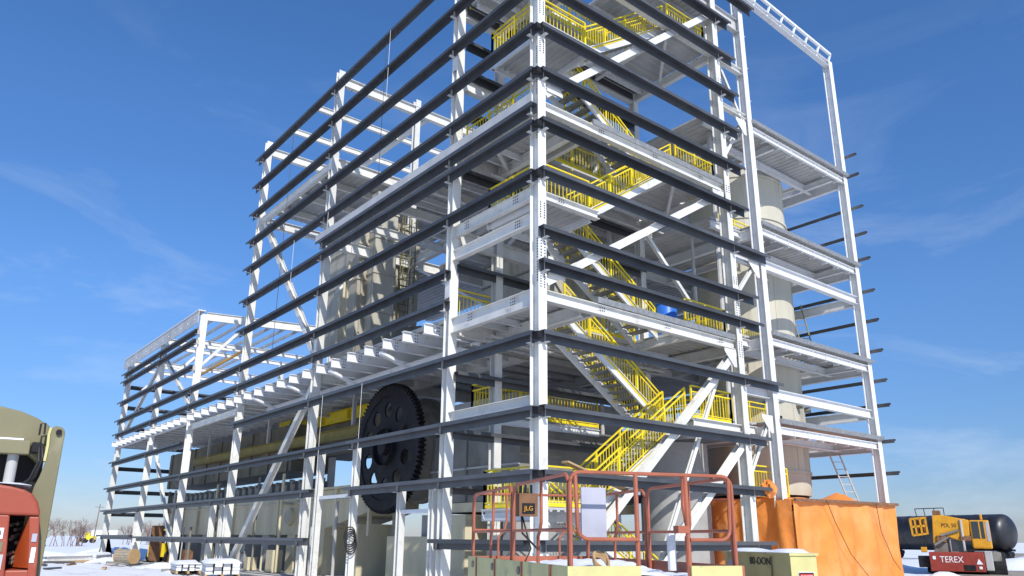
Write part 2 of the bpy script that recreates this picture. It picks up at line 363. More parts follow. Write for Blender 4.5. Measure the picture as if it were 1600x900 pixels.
# cross beams on each row
for y, zs, xe in ((4.4, (22.3, 20.1, 14.1, 8.1, 11.2, 17.1), 9.2), (14.35, (22.28, 18.0, 14.1, 8.1), 9.2), (23.05, (22.2, 18.0, 8.1), 9.4)):
    for z in zs: beam(T, (.3, y, z), (xe, y, z), .48, .24)
for x in (1.95, 9.35):
    for z in (8.1, 14.1, 20.1): beam(T, (x, .35, z), (x, 4.25, z), .36, .2)
for x in (4.4, 9.35):
    for z in (8.1, 14.1): beam(T, (x, 4.6, z), (x, 14.2, z), .42, .22)
for x in (5.0, 9.5): beam(T, (x, 14.5, 18.0), (x, 22.9, 18.0), .42, .2); beam(T, (x, 14.5, 22.2), (x, 22.9, 22.2), .36, .2)
for y in (16.5, 18.7, 20.9): beam(T, (.3, y, 18.02), (9.3, y, 18.02), .3, .16)
for y in (17.2, 20.1): beam(T, (.3, y, 22.25), (9.3, y, 22.25), .3, .16)
for y in (6.8, 9.1, 11.6): beam(T, (.3, y, 14.05), (9.3, y, 14.05), .34, .18)
# decks
for zt in (8.45, 14.4, 20.35):
    deck(T, .35, .32, 2.5, 2.7, zt); deck(T, 6.85, .32, 9.2, 2.7, zt); deck(T, .35, 2.72, 9.2, 4.25, zt)
    for x in (2.5, 6.85): beam(T, (x, .35, zt-.25), (x, 4.2, zt-.25), .3, .16)
deck(T, .4, 4.6, 9.2, 8.9, 14.4, 'y'); deck(T, 6.0, 8.92, 9.2, 14.2, 14.4, 'y'); deck(T, .5, 14.6, 9.3, 22.3, 18.32, 'y')
deck(T, .02, 4.75, 9.2, 23.2, 8.45, 'y'); deck(T, 5.8, .4, 11.3, 4.2, 22.75, 'y')
for zt in (8.45, 14.4): deck(T, 9.22, 4.6, 11.2, 14.2, zt, 'y'); beam(T, (9.4, 7.5, zt-.3), (11.2, 7.5, zt-.3), .3, .16); beam(T, (10.4, 4.6, zt-.3), (10.4, 14, zt-.3), .3, .16)
deck(T, 5.0, 14.5, 11.2, 22.8, 14.4, 'y'); deck(T, 4.6, 4.6, 11.2, 14.2, 17.95, 'y')
for y in (4.75, 7.6, 10.8, 14.1): beam(T, (4.5, y, 17.68), (11.2, y, 17.68), .32, .18)
for x in (6.4, 8.6, 11.1): beam(T, (x, 4.8, 17.66), (x, 14, 17.66), .30, .16)
# secondary joists, pipes and small kickers that fill the bays
def light_joists(x0, x1, ys, z):
    me = MB().ibeam((x0, 0, 0), (x1, 0, 0), .2, .1, tf=.014, tw=.01).mesh('light_joist', WH2)
    for y in ys: place(me, 'light_joist', (0, y, z), T)
light_joists(.4, 9.2, (3.1, 3.8), 8.26); light_joists(.4, 9.2, (3.1, 3.8), 14.2); light_joists(.4, 9.2, (3.1, 3.8), 20.15)
light_joists(.5, 11.1, [5.4, 6.1, 8.0, 8.5], 14.2); light_joists(4.7, 11.1, [5.6, 6.6, 8.7, 9.7, 11.9, 13.0], 17.76)
light_joists(4.3, 11.1, [5.3, 6.3, 7.3, 8.4, 9.5, 10.6, 11.7, 12.8], 8.26); light_joists(5.9, 11.2, [1.2, 2.2, 3.3], 22.55)
for p0, p1 in (((6.8, 2.75, 8.1), (8.9, 4.2, 8.1)), ((.5, 2.75, 14.05), (2.4, 4.2, 14.05)), ((6.9, .5, 14.0), (9.0, 2.6, 14.0)), ((6.9, .5, 20.0), (9.0, 2.6, 20.0)), ((2.2, 4.5, 11.2), (4.4, 4.5, 14.0)), ((4.6, 4.5, 14.0), (6.9, 4.5, 11.4)), ((2.2, 4.5, 17.1), (4.6, 4.5, 20.0)), ((9.2, 4.5, 8.6), (6.6, 4.5, 11.4)), ((9.45, 4.6, 9.0), (9.45, 14.0, 13.8)), ((9.45, 14.0, 15), (9.45, 5, 17.6)), ((4.4, 4.8, 8.6), (4.4, 13.9, 13.8))):
    MB().bar(p0, p1, .11, .11).build('tie_bar', WH2, T)
PIPE = [((.9, 3.3, 7.75), (9.1, 3.3, 7.75), .06), ((.9, 3.6, 7.7), (9.1, 3.6, 7.7), .045), ((5.2, 5.2, 8.6), (5.2, 5.2, 14), .09), ((8.2, 5.0, 8.6), (8.2, 5.0, 17.6), .11), ((7.6, 5.1, .2), (7.6, 5.1, 8.2), .08), ((1.2, 3.9, 13.7), (9.0, 3.9, 13.7), .05), ((2.6, 4.7, 13.6), (2.6, 14.0, 13.6), .07), ((10.6, 1.5, 6), (10.6, 1.5, 17.7), .1), ((10.2, 2.4, 9.2), (10.2, 2.4, 13.2), .07), ((6.2, 4.6, 17.3), (6.2, 13.8, 17.3), .06)]
for p0, p1, r in PIPE: MB().cyl(p0, p1, r, 10).build('pipe', GV, T)
for y, x0 in ((4.0, .5), (6.9, 4.4)): MB().box(x0, y, 7.5, 9.1, y+.35, 7.56).build('cable_tray', GR, T)
# main bracing, right face
for p0, p1 in (((.4, .2, .15), (9.22, .2, 7.95)), ((.4, .2, 8.6), (9.22, .2, 14.05)), ((.4, .2, 14.65), (9.22, .2, 21.9)), ((3.9, .2, .1), (9.22, .2, 4.7))):
    brace(T, p0, p1, .24, .22)
for p0, p1 in (((5.5, .75, 11.6), (8.1, .75, 9.2)), ((7.7, 4.6, 17.6), (6.5, 4.6, 14.45)), ((8.35, .32, 7.0), (4.9, .32, .9)), ((9.5, .2, 3.6), (11.1, .2, 5.9)), ((9.5, .2, 10.0), (11.1, .2, 11.8)), ((9.5, .2, 15.6), (11.1, .2, 17.9)), ((11.1, .2, 17.6), (9.6, .2, 20.0))):
    brace(T, p0, p1, .12, .12)
# gussets
gs = MB()
for x, z in ((9.15, 8.0), (9.15, 14.0), (.42, 8.75), (.42, 14.75), (11.05, 5.9), (11.05, 11.7), (11.05, 17.7)):
    s = 1 if x < 5 else -1; gs.poly([(x, z), (x+s*.65, z), (x+s*.65, z+s*.12), (x+s*.15, z+s*.62), (x, z+s*.62)], .05, .065)
each(gs, 'gusset_plate', WH, T)
for y in (9.4, 18.7):
    for z0, z1 in zip(GL[1:]+[9.96], GL): MB().cyl((-.18, y, z0-.05), (-.18, y, z1-.05), .013, 6).build('sag_rod', GT, T)
# bracing, left face
for p0, p1 in (((.3, 22.9, 18.1), (.3, 14.6, 8.7)), ((.3, 14.6, 8.0), (.3, 22.8, .2))): brace(T, p0, p1, .26, .24)
for p0, p1 in (((.9, 14.9, 12.0), (2.6, 14.9, 14)), ((3.2, 4.6, 12.9), (2.2, 4.6, 14.0))): brace(T, p0, p1, .1, .1)
# dark bolt groups on columns and fascia beams
def bolts(x, y, z, nx, nz, face, sx=.09, sz=.09, r=.017):
    b = MB()
    for i in range(nx):
        for k in range(nz):
            a_, c_ = (i-(nx-1)/2)*sx, (k-(nz-1)/2)*sz
            if face == 'y': b.box(x+a_-r, y-.012, z+c_-r, x+a_+r, y, z+c_+r)
            else: b.box(x-.012, y+a_-r, z+c_-r, x, y+a_+r, z+c_+r)
    tag(b.build('bolt_group', BK, T), kind='stuff')
for z in (17.6, 16.2, 10.7, 8.6): bolts(.15, -.012, z, 2, 7, 'y', .14, .075)
for z in (16.0, 14.9, 13.4, 8.9, 9.6): bolts(.14, .2, z, 1, 8, 'x', .1, .08)
for x, z in ((2.6, 8.22), (1.0, 11.27), (8.4, 8.22), (2.8, 14.24), (7.9, 14.24), (5.4, 14.24), (5.6, 8.22)): bolts(x, .10, z, 3, 2, 'y')
for y, z in ((1.1, 11.38), (3.6, 11.38), (1.0, 10.55), (3.3, 8.2), (1.2, 8.2)): bolts(.06, y, z, 3, 3, 'x')
for z in (7.9, 8.2, 10.6, 14.2): bolts(9.35, -.012, z, 2, 4, 'y', .14, .08)
# splice plates half way up the columns
for x, y, zs in ((.15, .18, (9.6, 18.6)), (9.35, .18, (9.6, 18.6))):
    for z in zs:
        MB().box(x-.13, y-.205, z-.4, x+.13, y-.192, z+.4).build('splice_plate', WH, T); bolts(x, y-.206, z, 2, 8, 'y', .14, .09)
for y in LC[1:]:
    for z in (9.5, 18.0): MB().box(-.016, y-.13, z-.4, -.003, y+.13, z+.4).build('splice_plate', WH, T)
# floor joists that run out past the left face, near floor level
def joists(parent, y0, y1, step=1.33, n0=0):
    k = y0; i = 0
    jm = MB(); jm.ibeam((-.40, 0, 0), (4.2, 0, 0), .36, .17); me = jm.mesh('joist', WH2)
    sm_ = MB(); sm_.prof((-.36, 0, -.12), (.9, 0, -.55), [(-.11,-.05),(.11,-.05),(.11,.05),(-.11,.05)]); sm2 = sm_.mesh('kicker', WH2)
    hm = MB()
    for q in ((-.06, -.11), (.06, -.11), (-.06, 0), (.06, 0), (-.06, .11), (.06, .11)): hm.box(q[0]*.7+.14-.018, -.014, q[1]-.018, q[0]*.7+.14+.018, -.011, q[1]+.018)
    h2 = hm.mesh('bolt_holes', BK)
    while k < y1:
        o = place(me, 'joist', (0, k, 8.16), parent); tag(place(h2, 'bolt_holes', (0, 0, 0), o), kind='stuff')
        if i % 3 == 2: place(sm2, 'kicker', (0, k+.2, 8.0), parent)
        k += step; i += 1
joists(T, 5.2, 23.0)
beam(T, (1.5, 4.7, 7.72), (1.5, 23, 7.72), .42, .24, WH2, 'edge_beam')
# door jamb posts along the foot of the left face
for y, zt in ((5.05, 3.3), (6.95, 3.3), (10.2, 4.9), (13.1, 4.85)): column(T, .1, y, zt, .22, .22, name='door_post')
for y0, y1, z in ((5.1, 6.9, 2.45), (10.3, 13.0, 3.1)): MB().bar((.1, y0, z), (.1, y1, z), .12, .12).build('door_header', WH2, T)

# ------------------------------------------------------------------ low annex
A = thing('steel_annex', 'low open steel annex with sloping grey eave at the far left end', 'building', (0, 31, 0))
def ay_(o): o.location = (0, -31, 0); return o
class Sub:                                   # children written in world numbers
    pass
AC = [31.0, 39.2, 48.3]
A2 = bpy.data.objects.new  # keep the name free
def an(o): o.location = Vector(o.location)+Vector((0, -31, 0)); return o
for y in AC: an(column(A, .15, y, 14.5 if y < 32 else 14.2, .34, .32)); an(column(A, 8.5, y, 14.0, .28, .3))
for z, y0 in ((13.55, 31), (12.95, 31), (11.35, 31), (9.96, 23.3), (8.93, 23.3)): an(girt_y(A, y0, 48.9, z, cols=AC))
an(girt_y(A, 31.1, 48.6, 6.85, cols=AC)); an(girt_y(A, -.05+10.5, 48.9, 5.0, cols=AC+[14.35, 23.05])); an(girt_y(A, 13.2, 48.9, 3.42, cols=AC+[14.35, 23.05, 25.2, 39.5]))
an(girt_y(A, 13.4, 38.6, 1.62, cols=AC+[14.35, 23.05, 25.2])); an(girt_y(A, 39.6, 48.6, 1.7, cols=AC))
# girt of the tower at the same level, near part
girt_y(T, -.05, 10.4, 5.0, cols=LC+[10.2])
an(MB().box(-.2, 31, 13.95, -.16, 48.9, 14.70).build('eave_fascia', GV, A)); an(MB().box(-.24, 31, 14.72, .2, 48.9, 14.78).build('eave_cap', WH2, A))
b_ = MB()
for i in range(13): y = 31.7+i*1.35; b_.box(-.215, y-.04, 14.25, -.2, y+.04, 14.33)
[an(o) for o in each(b_, 'eave_clip', WH2, A)]
for y in AC: an(beam(A, (.3, y, 14.42), (8.5, y, 14.9), .5 if y < 32 else .4, .2, WH)); an(brace(A, (.3, y, 11.4), (2.6, y, 14.1), .16, .16))
for i in range(9): x = .9+i*.95; an(MB().chan((x, 31.2, 14.5+.06*x), (x, 48.5, 14.5+.06*x), .2, .08).build('purlin', GV, A))
for y in (33.5, 36.2, 42, 45.2): an(beam(A, (.3, y, 13.4), (8.4, y, 13.4), .26, .16, WH2))
for z in (12.8, 11.2, 9.6, 8.3, 6.6, 4.9, 3.3): an(MB().prof((8.4, 48.7, z), (.3, 48.7, z), [(p, q) for p, q in LIP]).build('end_girt', GT, A))
for p0, p1 in (((.3, 39, 13.2), (.3, 31.3, 8.6)), ((.3, 39.5, 8.0), (.3, 31.5, .3)), ((.3, 40, 13.0), (.3, 47.9, 9.0))): an(brace(A, p0, p1, .2, .2))
for y, zt in ((25.2, 3.3), (23.75, 3.3), (39.8, 3.4)): an(column(A, .1, y, zt, .24, .24, name='door_post'))
an(beam(A, (.2, 31.2, 8.1), (.2, 48.2, 8.1), .3, .18)); an(beam(A, (8.5, 31.2, 8.1), (8.5, 48.2, 8.1), .4, .2)); an(beam(A, (.16, 23.2, 7.7), (.16, 31, 7.7), .3, .18))
jj = bpy.data.meshes['joist']; hh = bpy.data.meshes['bolt_holes']
for i in range(20):
    o = place(jj, 'joist', (0, -31+23.6+i*1.28, 8.16), A); tag(place(hh, 'bolt_holes', (0, 0, 0), o), kind='stuff')
an(deck(A, .02, 23.25, 8.3, 48, 8.45, 'y')); an(MB().bar((1.2, 34.0, 11.4), (1.2, 26.8, 11.6), .10, .12).build('conveyor_rail', YD, A))
b_ = MB()
for x, y in ((.3, 47.0), (.3, 49.6)): b_.poly([(-.2, 0), (.9, 0), (.35, 1.9), (.15, 1.9)], 48.2, 48.25)
[an(o) for o in each(b_, 'foot_gusset', WH, A)]

# ------------------------------------------------------------------ tank bay on the right
V = thing('steel_platform_bay', 'white steel bay with stacked grey platforms wrapped round the pale tank', 'building', (11.3, 0, 0))
def vn(o): o.location = Vector(o.location)+Vector((-11.3, 0, 0)); return o
for x, zt in ((11.3, 26), (18.75, 23.9)): vn(column(V, x, .18, zt, .30, .34, m=WH2))
for x in (11.3, 18.75): vn(column(V, x, 15, 19, .28, .3, m=WH2))
for zt in (17.85, 13.45, 9.05, 5.78):
    vn(MB().chan((11.45, .12, zt-.36), (18.6, .12, zt-.36), .26, .1, side=1).build('edge_channel', WH2, V))
    vn(MB().box(11.4, -.1, zt-.12, 18.85, .04, zt+.05).build('toe_plate', GR, V))
    vn(MB().box(18.86, -.1, zt-.07, 18.96, 12, zt+.04).build('toe_plate', GR, V))
    vn(beam(V, (18.75, .4, zt-.4), (18.75, 14.8, zt-.4), .4, .2, WH2)); vn(beam(V, (11.3, .4, zt-.4), (11.3, 14.8, zt-.4), .4, .2, WH2))
    for y in (1.68, 6.35): vn(beam(V, (11.4, y, zt-.33), (18.65, y, zt-.33), .3, .18, WH2, 'joist'))
    for x in (13.4, 18.05): vn(beam(V, (x, .3, zt-.33), (x, 6.5, zt-.33), .26, .16, WH2, 'joist'))
    vn(deck(V, 11.4, .06, 18.85, 1.75, zt, 'y', 'platform_deck')); vn(deck(V, 11.4, 6.3, 18.85, 14.6, zt, 'y', 'platform_deck'))
    vn(deck(V, 11.4, 1.77, 13.5, 6.28, zt, 'y', 'platform_deck')); vn(deck(V, 18.0, 1.77, 18.85, 6.28, zt, 'y', 'platform_deck'))
    vn(deck(V, 9.45, .9, 11.38, 14.4, zt, 'y', 'link_deck')); vn(beam(V, (9.45, .95, zt-.3), (11.3, .95, zt-.3), .28, .16, WH2, 'joist'))
    b_ = MB()
    for i in range(7): b_.box(12.4+i*.95, .05, zt-.56, 12.42+i*.95, .3, zt-.22)
    [vn(o) for o in each(b_, 'stiffener', WH2, V)]
for z in (11.75, 6.75):
    vn(beam(V, (11.4, .2, z), (18.6, .2, z), .36, .22, WH2)); vn(beam(V, (18.75, .4, z), (18.75, 14.8, z), .4, .2, WH2)); vn(beam(V, (9.5, .25, z-.02), (11.15, .25, z-.02), .36, .2, WH2))
for z in (18.9, 17.9, 16.3, 15.0, 13.8, 12.3, 10.95, 9.6, 8.3, 7.25, 5.75, 4.45):
    vn(girt_y(V, -.5, 14.5 if z < 18 else .3, z-.05, x=19.08, flip=-1, k=.55))
b_ = MB()
for i in range(9): z = 19.5+i*.55; b_.box(18.9, .1, z, 19.12, .26, z+.02)
[vn(o) for o in each(b_, 'girt_clip', WH2, V)]; b_ = MB()
for i in range(13): z = 11.5+i*1.55-5; b_.box(11.45, .1, z, 11.68, .26, z+.02)
[vn(o) for o in each(b_, 'girt_clip', WH2, V)]
# eave ladder beam at the top
p0, p1 = Vector((18.7, .15, 23.75)), Vector((7.5, .15, 24.35))
vn(MB().ibeam(p0, p1, .28, .24).build('eave_beam', WH2, V))
up = Vector((.22, -.1, .62)); vn(MB().bar(p0+up, p1+up, .11, .11).build('eave_rail', WH2, V)); b_ = MB()
for i in range(12): q = p0.lerp(p1, i/11.); b_.bar(q, q+up, .08, .08, up=(1,0,0))
[vn(o) for o in each(b_, 'eave_spacer', WH2, V)]

# ------------------------------------------------------------------ stairs
G = 'stair landings inside the corner tower'
stair('lowest flight coming down from the first landing to the slab behind the red lift', 6.4, .05, 2.5, 2.45, 1.6, 2.65)
stair('sunlit lower flight with bright yellow rails rising right just above the red lift', 2.5, 2.45, 6.8, 5.45, .52, 1.5)
stair('flight rising left from the middle landing, its dark tread undersides showing', 6.8, 5.45, 2.5, 8.4, 1.6, 2.65)
stair('flight rising left between the second floor and the landing above it', 6.8, 8.45, 2.5, 11.4, 1.6, 2.65)
stair('flight rising right in front with a white stringer below the third floor', 2.5, 11.4, 6.8, 14.4, .52, 1.5)
stair('flight rising left from the third floor to the high landing', 6.8, 14.4, 2.5, 17.3, 1.6, 2.65)
stair('topmost flight rising right below the roof with yellow pickets', 2.5, 17.3, 6.8, 20.35, .52, 1.5)
def landing(label, x0, x1, z, rails):
    t = thing('stair_landing', label, 'landing', (x0, .35, z), 0, G); w = x1-x0
    d = MB().box(0, 0, -.06, w, 2.6, 0)
    for i in range(8): d.prof((.1+i*w/8, 0, -.062), (.1+i*w/8, 2.6, -.062), [(-.06,0),(-.04,-.05),(.04,-.05),(.06,0)])
    d.build('deck_plate', GV, t)
    for x in (.08, w-.08): MB().chan((x, 0, -.2), (x, 2.6, -.2), .26, .08).build('edge_channel', WH2, t)
    MB().chan((0, 2.55, -.2), (w, 2.55, -.2), .26, .08).build('edge_channel', WH2, t)
    for r in rails: guardrail(t, r)
landing('lowest stair landing behind the red lift rails', .35, 2.5, 2.45, [[(2.1, .05, 0), (.05, .05, 0), (.05, 2.5, 0), (2.1, 2.5, 0)]])
landing('landing beside the second column where the two lower flights meet', 6.85, 9.15, 5.45, [[(.1, .05, 0), (2.25, .05, 0), (2.25, 2.5, 0), (.1, 2.5, 0)]])
landing('landing against the corner column below the third floor', .35, 2.5, 11.4, [[(2.1, .05, 0), (.05, .05, 0), (.05, 2.5, 0), (2.1, 2.5, 0)]])
landing('highest landing against the corner column near the top of the picture', .35, 2.5, 17.3, [[(2.1, .05, 0), (.05, .05, 0), (.05, 2.5, 0), (2.1, 2.5, 0)]])
for zt in (8.45, 14.4, 20.35):
    guardrail(T, [(6.9, .4, zt), (9.1, .4, zt), (9.1, 2.6, zt)], name='guardrail'); guardrail(T, [(2.6, 2.75, zt), (6.8, 2.75, zt)], name='guardrail')
guardrail(T, [(.4, .35, 20.35), (.4, 4.2, 20.35)]); guardrail(T, [(.4, .4, 14.4), (.4, 4.2, 14.4)]); guardrail(T, [(.4, 4.6, 8.45), (3.5, 4.6, 8.45)])
vn_ = guardrail(V, [(.2, 2.0, 9.05), (2.4, 2.0, 9.05)]); guardrail(V, [(.2, 2.0, 13.45), (2.4, 2.0, 13.45)]); guardrail(V, [(.2, 2.0, 5.78), (2.4, 2.0, 5.78)]); guardrail(V, [(-.9, .6, 3.1), (1.2, .6, 3.1)])
# low inner catwalk with yellow rails, seen between the first two columns
cw = thing('catwalk', 'yellow railed inner catwalk glimpsed between the first two left columns', 'catwalk', (2.2, 4.9, 5.6))
MB().box(0, 0, -.08, 5, 1.2, 0).build('deck_plate', GR, cw); guardrail(cw, [(0, .05, 0), (5, .05, 0)], h=1.15); guardrail(cw, [(0, 1.15, 0), (5, 1.15, 0)], h=1.15)
MB().chan((0, 0, -.2), (5, 0, -.2), .24, .08).build('edge_channel', WH2, cw); guardrail(cw, [(.0, .05, 0), (.0, 1.15, 0)], h=1.15)

# ------------------------------------------------------------------ process equipment
tk = thing('process_tank', 'tall pale beige round steel tank with flange rings inside the right hand bay', 'tank', (15.75, 4.0, 3.1))
sh = MB(); sh.lathe((0,0,0), [(0,.3),(2.1,.3),(2.15,.6),(2.15,14.6),(0,14.6)], 56); sh.build('shell', TK, tk, smooth=True)
for z in (1.2, 4.2, 6.6, 9.6, 12.2, 14.2):
    MB().lathe((0,0,z), [(2.14,-.06),(2.21,-.06),(2.21,.06),(2.14,.06)], 56).build('flange_ring', TK, tk, smooth=True)
b_ = MB()
for a, z0, z1 in ((3.6, 6.7, 9.5), (4.4, 6.7, 9.5), (5.1, 6.7, 9.5), (3.9, 9.7, 12.1), (4.9, 12.3, 14.1), (4.2, 12.3, 14.1), (5.6, 9.7, 12.1), (4.6, 1.3, 4.1), (5.3, 1.3, 4.1)):
    x, y = 2.15*cos(a), 2.15*sin(a); b_.bar((x, y, z0), (x, y, z1), .03, .03, up=(x, y, 0))
each(b_, 'weld_seam', TK, tk)
for a in (4.0, 4.75, 5.3): x, y = 2.16*cos(a), 2.16*sin(a); MB().cyl((x, y, 3.9), (x*1.12, y*1.12, 3.9), .12, 12).build('nozzle', DG, tk)
MB().lathe((0,0,0), [(2.0,-.2),(2.0,.32)], 40).build('skirt', BK, tk, smooth=True)
hx, hy = 2.15*cos(4.1), 2.15*sin(4.1)
MB().box(-.25, -.3, -.5, .25, .1, .5).build('manway', BK, tk).location = (hx, hy, 2.9)

def ladder(label, p0, p1, w, m, rung=.3, name='ladder', side=(1,0,0)):
    t = thing(name, label, 'ladder', p0); d = Vector(p1)-Vector(p0); s = Vector(side)*w/2
    for k in (-1, 1): MB().bar(s*k, d+s*k, .05, .05, up=side).build('rail', m, t)
    r = MB(); n = int(d.length/rung)
    me = MB().bar(-s, s, .03, .03).mesh('rung', m)
    for i in range(1, n): place(me, 'rung', d*(i/n), t)
    return t
SD = (.8, -.6, 0)
ladder('grey step ladder leaning beside the foot of the tank above the orange tarp', (18.05, 1.0, 3.0), (17.55, 1.4, 5.1), .42, GV, side=SD)
ladder('pale yellow ladder against the tank between the middle platforms', (18.0, 2.2, 9.1), (17.6, 2.5, 11.9), .5, TN, side=SD)

ds = thing('duct_tower', 'upright beige steel duct casing with caged ladder inside the left bays', 'duct', (3.4, 16, 8.45))
b_ = MB().box(-1.6, -1.5, 1.8, 1.6, 1.5, 7.6); b_.add([(-1.6,-1.5,1.8),(1.6,-1.5,1.8),(1.6,1.5,1.8),(-1.6,1.5,1.8),(-.7,-.7,.0),(.7,-.7,.0),(.7,.7,.0),(-.7,.7,.0)], [(0,1,5,4),(1,2,6,5),(2,3,7,6),(3,0,4,7),(4,5,6,7)])
b_.build('casing', VS, ds); MB().box(-1.15, -2.15, 1.9, -.05, -1.52, 8.6).build('inlet_duct', VS, ds)
for z in (2.6, 4.4, 6.1, 7.4):
    MB().box(-1.66, -1.56, z-.04, 1.66, 1.56, z+.04).build('flange', VS, ds); MB().box(-1.2, -2.2, z+.2, 0, -1.48, z+.28).build('flange', VS, ds)
for x in (-1.4, .35, 1.0): MB().bar((x, -1.54, 1.9), (x, -1.54, 7.5), .07, .07, up=(0,1,0)).build('stiffener', VS, ds)
for k in range(3): MB().cyl((-1.9-.16*k, -1.2, .2), (-1.9-.16*k, -1.2, 5.2-.8*k), .06, 10).build('pipe', CR, ds)
lt = ladder('caged pale yellow ladder on the face of the beige duct casing', (4.05, 14.2, 10.1), (4.05, 14.2, 16.3), .5, TN)
for i in range(9):
    z = 2.0+i*.5; pts = [(.36*cos(a)*1., -.05-.62*sin(a)*1., z) for a in [pi*k/8 for k in range(9)]]
    MB().tube(pts, .018, 5).build('cage_hoop', TN, lt)
for a in (.5, 1.2, 1.95, 2.65): MB().bar((.36*cos(a), -.05-.62*sin(a), 1.9), (.36*cos(a), -.05-.62*sin(a), 6.1), .03, .03, up=(0,1,0)).build('cage_bar', TN, lt)
hp = thing('hopper', 'dark grey sloping hopper deck below the beige duct casing', 'hopper', (3.0, 12.8, 8.5))
MB().poly([(-2.5, 0), (2.4, 0), (2.4, 1.6), (.6, 1.9), (-2.5, .9)], -.9, .9).build('body', DG, hp)

gear = thing('ring_gear', 'huge black toothed ring gear standing behind the left columns', 'gear', (2.55, 12.25, 5.15))
N = 88; prof_o = []
for i in range(N):
    for f, r in ((0, 2.48), (.3, 2.48), (.42, 2.61), (.72, 2.61), (.86, 2.48)): a = 2*pi*(i+f)/N; prof_o.append((r*cos(a), r*sin(a)))
b_ = MB(); no = len(prof_o)
inn = [(2.1*cos(2*pi*(i+.5)/no), 2.1*sin(2*pi*(i+.5)/no)) for i in range(no)]
b_.add([(-.13, y, z) for y, z in prof_o]+[(.15, y, z) for y, z in prof_o]+[(-.13, y, z) for y, z in inn]+[(.15, y, z) for y, z in inn],
       [(i, (i+1) % no, no+(i+1) % no, no+i) for i in range(no)]+[(2*no+i, 2*no+(i+1) % no, (i+1) % no, i) for i in range(no)]+[(3*no+i, no+i, no+(i+1) % no, 3*no+(i+1) % no) for i in range(no)]+[(2*no+i, 3*no+i, 3*no+(i+1) % no, 2*no+(i+1) % no) for i in range(no)])
b_.build('toothed_rim', BK, gear)
# web disc with round lightening holes
def holed(r0, r1, nh, hr, rc, x, seg=16):
    b = MB()
    for k in range(nh):
        a0, a1 = 2*pi*k/nh, 2*pi*(k+1)/nh; am = (a0+a1)/2; cy, cz = rc*cos(am), rc*sin(am); O = []; H = []
        for i in range(seg):
            t = i/seg; q = t*4
            if q < 1: a = a0+(a1-a0)*q; p = (r1*cos(a), r1*sin(a))
            elif q < 2: r = r1+(r0-r1)*(q-1); p = (r*cos(a1), r*sin(a1))
            elif q < 3: a = a1+(a0-a1)*(q-2); p = (r0*cos(a), r0*sin(a))
            else: r = r0+(r1-r0)*(q-3); p = (r*cos(a0), r*sin(a0))
            O.append(p); ang = math.atan2(p[1]-cz, p[0]-cy); H.append((cy+hr*cos(ang), cz+hr*sin(ang)))
        b.add([(x, *p) for p in O]+[(x, *p) for p in H]+[(x+.08, *p) for p in H], [(i, (i+1) % seg, seg+(i+1) % seg, seg+i) for i in range(seg)]+[(seg+i, seg+(i+1) % seg, 2*seg+(i+1) % seg, 2*seg+i) for i in range(seg)])
    return b
holed(.72, 2.11, 10, .31, 1.52, -.09).build('web_disc', BK, gear)
MB().lathe((0,0,0), [(.73,-.3),(.73,.3)], 36, axis=0).build('hub_ring', BK, gear, smooth=True); MB().lathe((0,0,0), [(0,-.33),(.30,-.33),(.33,-.1),(.73,-.1)], 36, axis=0).build('hub_cap', BK, gear, smooth=True)
dr = thing('rotary_drum', 'big dull grey rotary drum shell behind the black ring gear', 'drum', (2.95, 12.25, 5.15))
MB().lathe((0,0,0), [(0,0),(1.95,0),(2.05,.3),(2.05,5.4),(0,5.6)], 48, axis=0).build('shell', DG, dr, smooth=True)
for x in (1.2, 3.4): MB().lathe((x,0,0), [(2.04,-.12),(2.17,-.12),(2.17,.12),(2.04,.12)], 48, axis=0).build('tyre_band', DG, dr, smooth=True)
hs_ = thing('drum_housing', 'large dull olive housing wall behind the first two left columns', 'casing', (3.4, 4.9, 0))
MB().box(0, 0, 2.9, 5.7, 5.4, 5.4).build('side_plate', DG, hs_); MB().box(-.03, -.05, 2.55, 5.7, 5.4, 2.88).build('base_rail', CR, hs_)
for y in (1.0, 3.0, 5.0): MB().box(-.06, y, 2.9, -.005, y+.09, 5.4).build('rib', DG, hs_)
MB().box(-.05, 0, 4.05, -.008, 5.4, 4.12).build('rib', GV, hs_); MB().box(.2, .5, 5.42, 5.6, 5, 6.6).build('cover', CC, hs_)
MB().box(.1, .3, .05, 4.4, 1.0, 2.5).build('pier', CC, hs_); MB().box(.1, 4.8, .05, 4.4, 6.1, 2.5).build('pier', CC, hs_)
mb_ = thing('machine_base', 'long cream steel machine casing with ribs and a round port behind the left columns', 'machine', (2.9, 20, 0))
MB().poly([(0, 0)], 0, 0) if False else None
b_ = MB(); pr = [(0, 1.55), (2.2, 1.55), (2.2, 3.75), (0, 3.75)]
b_.box(0, 0, 1.75, 2.2, 24, 3.72); b_.build('casing', CR, mb_)
b_ = MB(); b_.add([(0,0,1.75),(2.2,0,1.75),(2.2,0,3.72),(0,0,3.72),(0,-6.2,2.75),(2.2,-6.2,2.75),(2.2,-6.2,3.72),(0,-6.2,3.72)], [(0,1,5,4),(1,2,6,5),(2,3,7,6),(3,0,4,7),(4,5,6,7),(0,3,2,1)]); b_.build('tapered_end', CR, mb_)
for y in (-6.1, -3, .2, 3.4, 6.6, 9.8, 13, 16.2, 19.4, 22.6): MB().box(-.14, y, 1.72, -.004, y+.16, 3.74).build('rib', CR, mb_)
MB().box(-.18, -6.2, 3.74, 2.4, 24, 3.84).build('top_flange', CR, mb_); MB().box(-.1, -6.2, 3.2, -.006, 24, 3.28).build('rail', CR, mb_)
MB().cyl((-.2, 2.0, 2.6), (.02, 2.0, 2.6), .42, 24).build('round_port', CR, mb_); MB().cyl((-.22, 2.0, 2.6), (-.19, 2.0, 2.6), .34, 24).build('port_cover', VS, mb_)
rn = random.Random(21)
